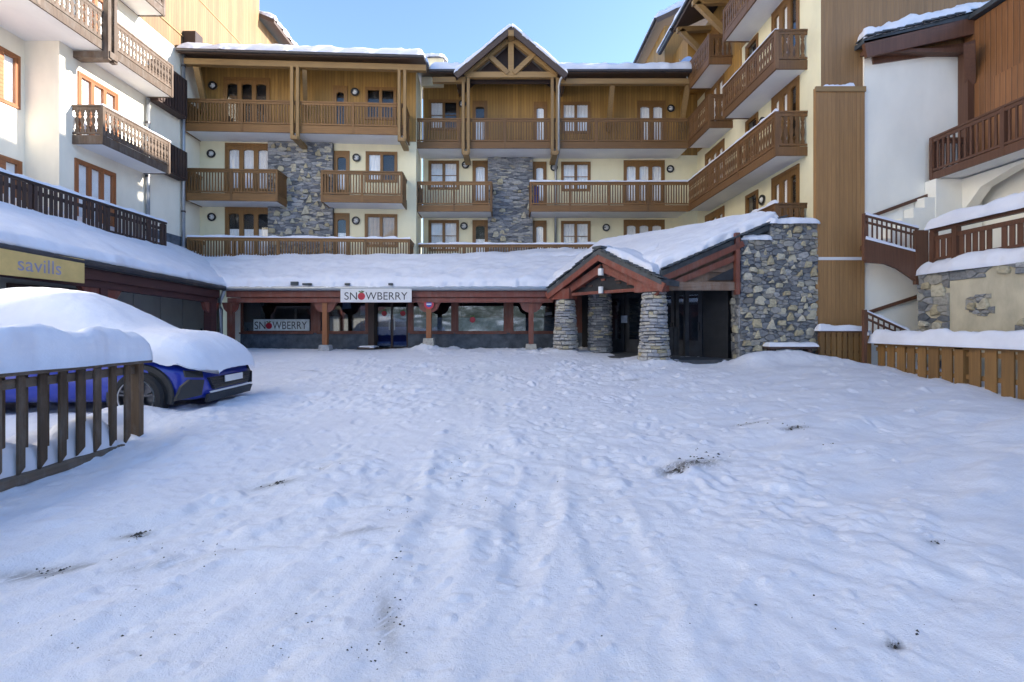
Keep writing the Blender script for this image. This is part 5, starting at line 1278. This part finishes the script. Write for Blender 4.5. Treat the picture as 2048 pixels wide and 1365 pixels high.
# terrace wall and its railing
FTw = Fr(10.7, 0, -math.pi / 2)
TW = thing('terrace_wall', (11.2, 10, .5), 'rendered terrace wall edged with grey stones under a thick snow ledge', 'wall')
mb = MB(); mb.box(10.7, 12.9, -6, 12.2, .2, 2.98); core = mb.build('core', M_render, TW)
stone_panel(FTw, -12.2, -11.35, .6, 2.95, .0, .30, .17, core, 41, yellow=.2, proud=.05, big=.16, tri=.1)
stone_panel(FTw, -11.35, -7, 2.72, 2.95, .0, .34, .2, core, 42, yellow=.15, proud=.05)
FTe = Fr(0, 12.2, math.pi)
stone_panel(FTw, -10.95, -10.3, 1.85, 2.35, .0, .15, .09, core, 43, yellow=.1, proud=.03, inside=lambda a, z: (a + 10.6) ** 2 / .12 + (z - 2.1) ** 2 / .06 < 1)
stone_panel(FTw, -9.9, -9.0, 1.4, 1.8, .0, .3, .2, core, 44, yellow=.2, proud=.03)
snow_quad('snow_ledge', (10.62, 12.28, 2.96), (10.62, -6, 2.96), (11.9, -6, 2.98), (11.9, 12.28, 2.98), .36, TW, fall=.26, step=.1, rag=.35)
TR = thing('terrace_railing', (10.9, 10, 3.2), 'dark brown terrace railing with thick snow on top, above the stone-edged wall', 'railing')
FTr = Fr(10.85, 0, -math.pi / 2)
mb = MB(); mb.fbox(FTr, -12.0, 6, -.06, .06, 4.02, 4.1); mb.fbox(FTr, -12.0, 6, -.03, .03, 3.8, 3.9); mb.fbox(FTr, -12.0, 6, -.03, .03, 3.3, 3.36); rl = mb.build('rail', M_chalet, TR)
snow_on(FTr, -12.05, 6, -.14, .16, 4.1, .30, rl, name='rail_snow', fall=.13, rag=.3)
me = baluster_mesh('plain', .56, M_chalet)
for k in range(26):
    if k in (3, 9): continue
    link('baluster', me, TR, FTr.p(-11.85 + k * .16, .0, 3.3), FTr.ang)
for a in (-11.95, -11.35, -9.6, -7.8):
    mb = MB(); mb.fbox(FTr, a - .06, a + .06, -.065, .065, 3.0, 4.02); mb.build('post', M_chalet, TR)

# ================================================================== FENCES
FR_ = Fr(9.7, 0, -math.pi / 2)
fz = lambda y: 1.2
F1 = thing('garden_fence', (9.7, 10, .5), 'golden plank fence with thick snow on its top rail, lower right', 'fence')
mb = MB(); mb.fbox(FR_, -12.35, 0, -.06, .06, 1.13, 1.2); mb.fbox(FR_, -12.35, 0, -.035, 0, .98, 1.08); mb.fbox(FR_, -12.35, 0, -.035, 0, .5, .6); rl = mb.build('rail', M_gfence, F1)
snow_on(FR_, -12.4, 0, -.17, .17, 1.2, .33, rl, name='rail_snow', fall=.15, rag=.25)
y = 12.25; k = 0; rng = random.Random(3)
while y > 2:
    w = rng.uniform(.2, .25); mb = MB()
    if k == 7: mb.fbox(FR_, -y, -y + .2, -.06, .06, .2, 1.24); mb.build('post', M_gfence, F1)
    else:
        c0 = .012; z0, z1 = .25, 1.13
        mb.fbox(FR_, -y, -y + w, .003, .035, z0, z1); mb.build('board', M_gfence, F1)
    y -= w + rng.uniform(.06, .10); k += 1
FGt = Fr(0, 12.65, 0)
F2 = thing('garden_gate', (9.0, 12.65, .6), 'short golden plank gate with snow cap below the brown tower', 'gate')
g0, g1 = SX(1637, 12.65), SX(1731, 12.65)
mb = MB(); mb.fbox(FGt, g0, g1, -.05, .05, 1.46, 1.52); mb.fbox(FGt, g0, g1, -.035, -.002, .9, .98); mb.fbox(FGt, g0, g1, -.035, -.002, 1.34, 1.43); rl = mb.build('rail', M_chalet, F2)
snow_on(FGt, g0 - .05, g1 + .04, -.12, .12, 1.52, .13, rl, name='rail_snow', fall=.1)
for k in range(8):
    x = g0 + .03 + k * (g1 - g0 - .05) / 8; mb = MB(); mb.fbox(FGt, x, x + .115, .0, .028, .6, 1.455); mb.build('board', M_gfence, F2)
mb = MB(); mb.fbox(FGt, g1 + .0, g1 + .11, -.06, .06, .4, 1.40); pq = mb.build('post', M_gfence, F2); snow_on(FGt, g1 - .02, g1 + .13, -.08, .08, 1.40, .1, pq)

FF = Fr(-4.56, 0, math.pi / 2)
F3 = thing('plank_fence', (-4.56, 4.5, .15), 'weathered dark plank fence with a loaf of snow on top, left foreground', 'fence')
def fb(parent, name, mat, *a, bev=.008):
    mb = MB(); mb.fbox(FF, *a); o = mb.build(name, mat, parent)
    b = o.modifiers.new('bevel', 'BEVEL'); b.width = bev; b.segments = 2; return o
fb(F3, 'top_rail', M_fenceR, 2.0, 5.88, -.11, .13, 1.16, 1.215); fb(F3, 'rail', M_fenceR, 2.0, 5.78, -.05, .0, 1.03, 1.12)
fb(F3, 'bottom_rail', M_fenceR, 2.0, 5.55, -.05, .06, .13, .225, bev=.015)
rng = random.Random(17)
for k in range(18):
    y = 5.62 - k * .205
    w = rng.uniform(.065, .09)
    o = fb(F3, 'board', M_fence, y - w / 2, y + w / 2, .002, .035, .235 - rng.uniform(0, .03), 1.15)
    w = rng.uniform(.07, .095); o2 = fb(F3, 'board', M_fence, y - .10 - w / 2, y - .10 + w / 2, -.09, -.055, .2, 1.15)
    # pointed, worn feet
    for ob in (o, o2):
        for v in ob.data.vertices:
            if v.co.z < .4: v.co.z += (.07 if (v.co.y > y - (0 if ob is o else .10)) else 0) + rng.uniform(-.01, .02)
fb(F3, 'post', M_fence, 5.76, 5.84, -.06, .05, .1, 1.155)
snow_on(FF, 2.0, 5.86, -.20, .17, 1.215, .37, F3, name='snow_loaf', fall=.19, rag=.22, freq=1.6, rnd=.14, power=2.8, step=.04)
snow_on(FF, 2.0, 5.5, -.35, .015, .2, .30, F3, name='drifted_snow', fall=.16, rag=.9, freq=2.2)

# ================================================================== BLUE CAR UNDER SNOW
CAR = thing('parked_car', (-6.64, 7.5, .25), 'bright blue car buried under a thick rounded layer of snow', 'car'); CAR.rotation_euler.z = math.radians(2.5)
def lk(o): o.matrix_parent_inverse = Matrix.Identity(4); return o
st = [(-2.2, .62, .45, .80), (-2.12, .78, .32, .95), (-1.8, .88, .26, 1.02), (-1.0, .92, .24, 1.02), (0, .93, .24, 1.0), (.8, .93, .24, .98), (1.2, .925, .25, .95), (1.6, .91, .26, .90), (1.85, .88, .26, .84), (2.02, .82, .27, .76), (2.13, .70, .30, .66), (2.19, .45, .34, .60)]
V = []; Fc = []
def ringpts(x, w, zb, zt):
    h = zt - zb; half = [(0, zb), (w * .80, zb), (w * .96, zb + h * .1), (w, zb + h * .32), (w * .985, zb + h * .55), (w, zb + h * .74), (w * .97, zb + h * .88), (w * .84, zb + h * .975), (w * .45, zt + .02), (0, zt + .03)]
    pts = [(x - (.10 * max(0, x - 1.6) * (a / .93) ** 2 * 0), -a, z) for a, z in half] + [(x, a, z) for a, z in reversed(half[1:-1])]
    return pts
n = None
for s_ in st:
    rp = ringpts(*s_); n = len(rp); V += rp
for i in range(len(st) - 1):
    for k in range(n): Fc.append((i * n + k, i * n + (k + 1) % n, (i + 1) * n + (k + 1) % n, (i + 1) * n + k))
Fc.append(tuple(reversed(range(n)))); Fc.append(tuple((len(st) - 1) * n + k for k in range(n)))
me = bpy.data.meshes.new('body'); me.from_pydata(V, [], Fc); me.materials.append(M_car)
me.polygons.foreach_set('use_smooth', [True] * len(me.polygons)); me.update()
body = lk(link('body', me, CAR)); ss = body.modifiers.new('subd', 'SUBSURF'); ss.levels = 2; ss.render_levels = 2
# cabin under the snow
cab = MB(); P4 = [(-2.0, .70, 1.0), (.75, .74, 1.0), (.75, -.74, 1.0), (-2.0, -.70, 1.0)]; P5 = [(-1.5, .58, 1.55), (-.05, .60, 1.58), (-.05, -.60, 1.58), (-1.5, -.58, 1.55)]
cab.hexa([P4[3], P4[2], P4[1], P4[0], P5[3], P5[2], P5[1], P5[0]]); lk(cab.build('cabin', M_trim, CAR))
def lathe_y(name, prof, mat, parent, cx_, cy_, cz_, n=32, sgn=1):
    mb = MB()
    for i in range(len(prof) - 1):
        (r0, y0), (r1, y1) = prof[i], prof[i + 1]
        for k in range(n):
            a0, a1 = 2 * math.pi * k / n, 2 * math.pi * (k + 1) / n
            mb.poly([(cx_ + r0 * math.cos(a0), cy_ + y0, cz_ + r0 * math.sin(a0)), (cx_ + r0 * math.cos(a1), cy_ + y0, cz_ + r0 * math.sin(a1)), (cx_ + r1 * math.cos(a1), cy_ + y1, cz_ + r1 * math.sin(a1)), (cx_ + r1 * math.cos(a0), cy_ + y1, cz_ + r1 * math.sin(a0))])
    o = mb.build(name, mat, parent, True); return o
for wx in (1.40, -1.35):
    for sg in (-1, 1):
        yo = sg * .80
        ty = lk(lathe_y('wheel', [(.345, -.10 * sg), (.36, 0), (.355, .09 * sg), (.33, .125 * sg), (.265, .135 * sg), (.255, .10 * sg)], M_rubber, CAR, wx, yo, .36))
        rm = lathe_y('rim', [(.262, .105 * sg), (.25, .13 * sg), (.235, .115 * sg), (.225, .06 * sg), (.0, .05 * sg)], M_rim, ty, wx, yo, .36)
        lp = lathe_y('rim_lip', [(.258, .118 * sg), (.25, .138 * sg), (.24, .126 * sg)], M_rimlip, ty, wx, yo, .36)
        mb = MB()
        for k in range(5):
            for off in (-.09, .09):
                a = 2 * math.pi * k / 5 + .3; mb.beam((wx + .05 * math.cos(a), yo + .105 * sg, .36 + .05 * math.sin(a)), (wx + .235 * math.cos(a + off * 1.4), yo + .115 * sg, .36 + .235 * math.sin(a + off * 1.4)), .03, .03, up=(0, 1, 0))
        mb.disc((wx, yo + .1 * sg, .36), (0, sg, 0), 0, .06, .03, 12); mb.build('spokes', M_rim, ty)
        # wheel well and arch cladding
        well = MB(); well.disc((wx, sg * .80, .37), (0, sg, 0), 0, .425, .125, 32); lk(well.build('wheel_well', M_black, CAR)) if False else None
        arch = MB()
        for k in range(24):
            a0, a1 = math.pi * (k / 24 * 1.16 - .08), math.pi * ((k + 1) / 24 * 1.16 - .08)
            q = []
            for r, e in ((.385, .905), (.455, .915), (.47, .89)):
                q.append([(wx + r * math.cos(a), sg * e, .36 + r * math.sin(a)) for a in (a0, a1)])
            for i in range(2): arch.poly([q[i][0], q[i + 1][0], q[i + 1][1], q[i][1]])
            arch.poly([(wx, sg * .9, .36), q[0][0], q[0][1]], 1)
        lk(arch.build('wheel_arch', [M_trim, M_black], CAR))
for o in list(CAR.children):
    if o.name.startswith('wheel') and 'arch' not in o.name:
        o.location.y += .055 * (1 if sum(v.co.y for v in o.data.vertices) > 0 else -1)
# front: dark grille, side intakes, plate, bright trim, lower lip
def front_panel(name, pts, mat, th=.03):
    mb = MB(); n_ = len(pts); mb.v += pts + [(x + th, y, z) for x, y, z in pts]
    mb.f.append(tuple(range(n_))); mb.m.append(0); mb.f.append(tuple(n_ + i for i in reversed(range(n_)))); mb.m.append(0)
    for i in range(n_): j = (i + 1) % n_; mb.f.append((i, n_ + i, n_ + j, j)); mb.m.append(0)
    return lk(mb.build(name, mat, CAR))
front_panel('grille', [(2.165, .50, .42), (2.165, -.50, .42), (2.145, -.60, .60), (2.145, .60, .60)], M_trim, .045)
for k in range(4):
    front_panel('grille_bar', [(2.21, .55, .45 + k * .036), (2.21, -.55, .45 + k * .036), (2.205, -.56, .456 + k * .036), (2.205, .56, .456 + k * .036)], M_gutter, .008)
for sg in (-1, 1):
    front_panel('side_intake', [(1.86, sg * .905, .30), (2.12, sg * .735, .36), (2.14, sg * .70, .58), (2.02, sg * .845, .60), (1.93, sg * .89, .50)][::1 if sg > 0 else -1], M_trim, .035)
    front_panel('headlight', [(1.98, sg * .845, .63), (2.13, sg * .68, .61), (2.10, sg * .66, .70), (1.95, sg * .84, .73)], M_trim, .02)
front_panel('number_plate', [(2.225, .26, .50), (2.225, -.26, .50), (2.222, -.26, .60), (2.222, .26, .60)], M_lampw, .012)
front_panel('chrome_trim', [(2.20, .60, .375), (2.20, -.60, .375), (2.195, -.62, .40), (2.195, .62, .40)], M_signw, .02)
front_panel('front_lip', [(2.13, .62, .24), (2.13, -.62, .24), (2.16, -.64, .36), (2.16, .64, .36)], M_trim, .05)
mb = MB(); mb.box(1.0, 1.07, -.945, -.90, .62, .66); lk(mb.build('side_marker', M_rimlip, CAR))
# snow covering: lofted along the car
sx_ = np.array([-2.45, -2.4, -2.2, -1.7, -1.0, -.4, -.1, .25, .6, .9, 1.1, 1.4, 1.7, 1.95, 2.12, 2.24, 2.29])
sz_ = np.array([.9, 1.2, 1.55, 1.86, 1.96, 1.95, 1.91, 1.80, 1.62, 1.44, 1.36, 1.31, 1.27, 1.16, 1.02, .86, .66])
sb_ = np.array([.9, .88, .9, .9, .9, .9, .9, .9, .92, .92, .93, .93, .89, .79, .71, .66, .63])
sw_ = np.array([.5, .7, .86, .95, .97, .98, .98, .985, .99, .99, .99, .985, .97, .94, .86, .70, .45])
xx = np.linspace(-2.45, 2.29, 190); tt = np.sin(np.linspace(-1, 1, 121) * math.pi / 2)
def sm(x, a): 
    f = np.interp(x, sx_, a); 
    k = np.array([1, 2, 3, 4, 5, 4, 3, 2, 1.]) / 25; g = np.convolve(np.pad(f, 4, 'edge'), k, 'valid'); return g
TOP, BASE, WID = sm(xx, sz_), sm(xx, sb_), sm(xx, sw_)
XX, TT = np.meshgrid(xx, tt)
prof = np.sign(1 - np.abs(TT)) * (1 - np.abs(TT) ** 2.9) ** (1 / 2.3)
cabin = np.clip(1 - np.abs((XX + .75) / 1.5) ** 4, 0, 1)
YYc = TT * WID[None]
ZZc = BASE[None] + (TOP - BASE)[None] * prof * (1 + .0 * XX)
tum = 1 - .16 * cabin * np.clip((ZZc - 1.1) / .8, 0, 1)
YYc = YYc * tum
ZZc = ZZc + .04 * fbm(XX * 1.1, YYc * 1.1, 301, 3) * prof + .018 * fbm(XX * 3, YYc * 3, 305, 3) * np.minimum(1, prof * 2) + .008 * fbm(XX * 12, YYc * 12, 308, 2)
edge = np.abs(TT) > .999
ZZc = ZZc + np.where(edge, .10 * fbm(XX * 3.5, TT * 3, 311, 4), 0)
lk(link('snow_cover', grid_mesh('snow_cover', XX, YYc, ZZc, M_snow), CAR))

# ================================================================== SMALL THINGS
sb = thing('ski_bag', (SX(1072, 20.5), 20.5, 6.85), 'upright blue ski bag behind the long balcony rail', 'bag')
mb = MB(); x = SX(1072, 20.5); mb.hexa([(x - .16, 20.42, 6.85), (x + .16, 20.42, 6.85), (x + .16, 20.6, 6.85), (x - .16, 20.6, 6.85), (x - .1, 20.45, 7.75), (x + .12, 20.45, 7.75), (x + .12, 20.58, 7.75), (x - .1, 20.58, 7.75)]); bo = mb.build('body', M_bag, sb)
b = bo.modifiers.new('bevel', 'BEVEL'); b.width = .05; b.segments = 3
mb = MB(); mb.box(x - .12, x + .14, 20.43, 20.6, 7.3, 7.34); mb.build('strap', M_ink, sb)
# loose grit and clods lying on the snow
rng = random.Random(77); mb = MB(); KEEP = .55
def clod(x, y, s):
    z = gz(x, y); a = rng.uniform(0, 3.14); n_ = 5; pts = []
    for k in range(n_):
        t = a + 2 * math.pi * k / n_; r = s * rng.uniform(.6, 1.2); pts.append((x + r * math.cos(t), y + r * math.sin(t) * .8, z - .25 * s))
    top = (x + rng.uniform(-.2, .2) * s, y, z + s * rng.uniform(.35, .7))
    for k in range(n_): mb.poly([pts[k], pts[(k + 1) % n_], top])
for u, v, du, dv, n_, s in ((800, 1130, 25, 60, 30, .006), (780, 1250, 35, 60, 45, .007), (750, 1310, 30, 25, 25, .007), (840, 1020, 70, 25, 25, .006), (1395, 915, 45, 12, 45, .016), (1345, 945, 30, 7, 30, .014), (1500, 845, 30, 5, 14, .018), (1590, 862, 25, 5, 16, .018), (555, 970, 22, 4, 20, .013), (270, 1068, 16, 8, 26, .010), (100, 1137, 45, 14, 30, .009), (350, 1110, 120, 35, 40, .007), (200, 1270, 150, 40, 40, .006), (1790, 1292, 14, 8, 22, .007), (1835, 1275, 5, 5, 4, .008), (1870, 1100, 14, 5, 8, .010), (640, 935, 30, 6, 10, .010), (900, 940, 60, 30, 14, .008), (1660, 898, 8, 3, 5, .016), (560, 1300, 20, 10, 10, .006), (980, 1000, 60, 15, 18, .007), (1150, 960, 120, 40, 16, .007), (1700, 1250, 300, 90, 24, .006), (600, 1200, 300, 140, 60, .005)):
    for _ in range(max(3, int(n_ * KEEP))):
        x, y = unproj(u + rng.gauss(0, du * .6), v + rng.gauss(0, dv * .6)); clod(x, y, s * rng.uniform(.5, 1.7))
for u, v, s_ in ((272, 1066, .028), (262, 1071, .02), (1790, 1294, .008), (555, 969, .022), (120, 1132, .016), (1350, 944, .03), (1595, 863, .03)):
    x, y = unproj(u, v)
    for k in range(4): clod(x + .55 * s_ * k, y + .8 * s_ * k, s_ * (1.25 - .2 * k))
dt = mb.build('grit', M_dirt); tag(dt, 'dark grit and clods of dirt scattered along the tracks in the snow', 'grit', kind='stuff')

# wooded snowy slope, unseen, added behind the camera for the window reflections
hx = np.linspace(-400, 400, 90); hy = np.linspace(-420, -110, 40); HX, HY_ = np.meshgrid(hx, hy)
HZ = -2 + np.clip((-110 - HY_) / 300, 0, 1) ** 1.1 * 95 * (1 + .5 * fbm(HX * .008, HY_ * .008, 501, 4)) + 6 * fbm(HX * .05, HY_ * .05, 507, 3)
mh, nth, ph = newmat('wooded_slope')
nh = noise(nth, mapping(nth, (1, 1, 1)).outputs[0], .12, 8, .75)
nth.links.new(ramp(nth, nh.outputs[0], [(.42, (.045, .06, .04)), (.52, (.10, .12, .09)), (.6, (.8, .82, .86))]).outputs[0], ph.inputs['Base Color']); ph.inputs['Roughness'].default_value = .9
tag(link('reflection_slope', grid_mesh('reflection_slope', HX, HY_, HZ, mh)), 'unseen wooded slope added behind the camera for window reflections', None, kind='structure')
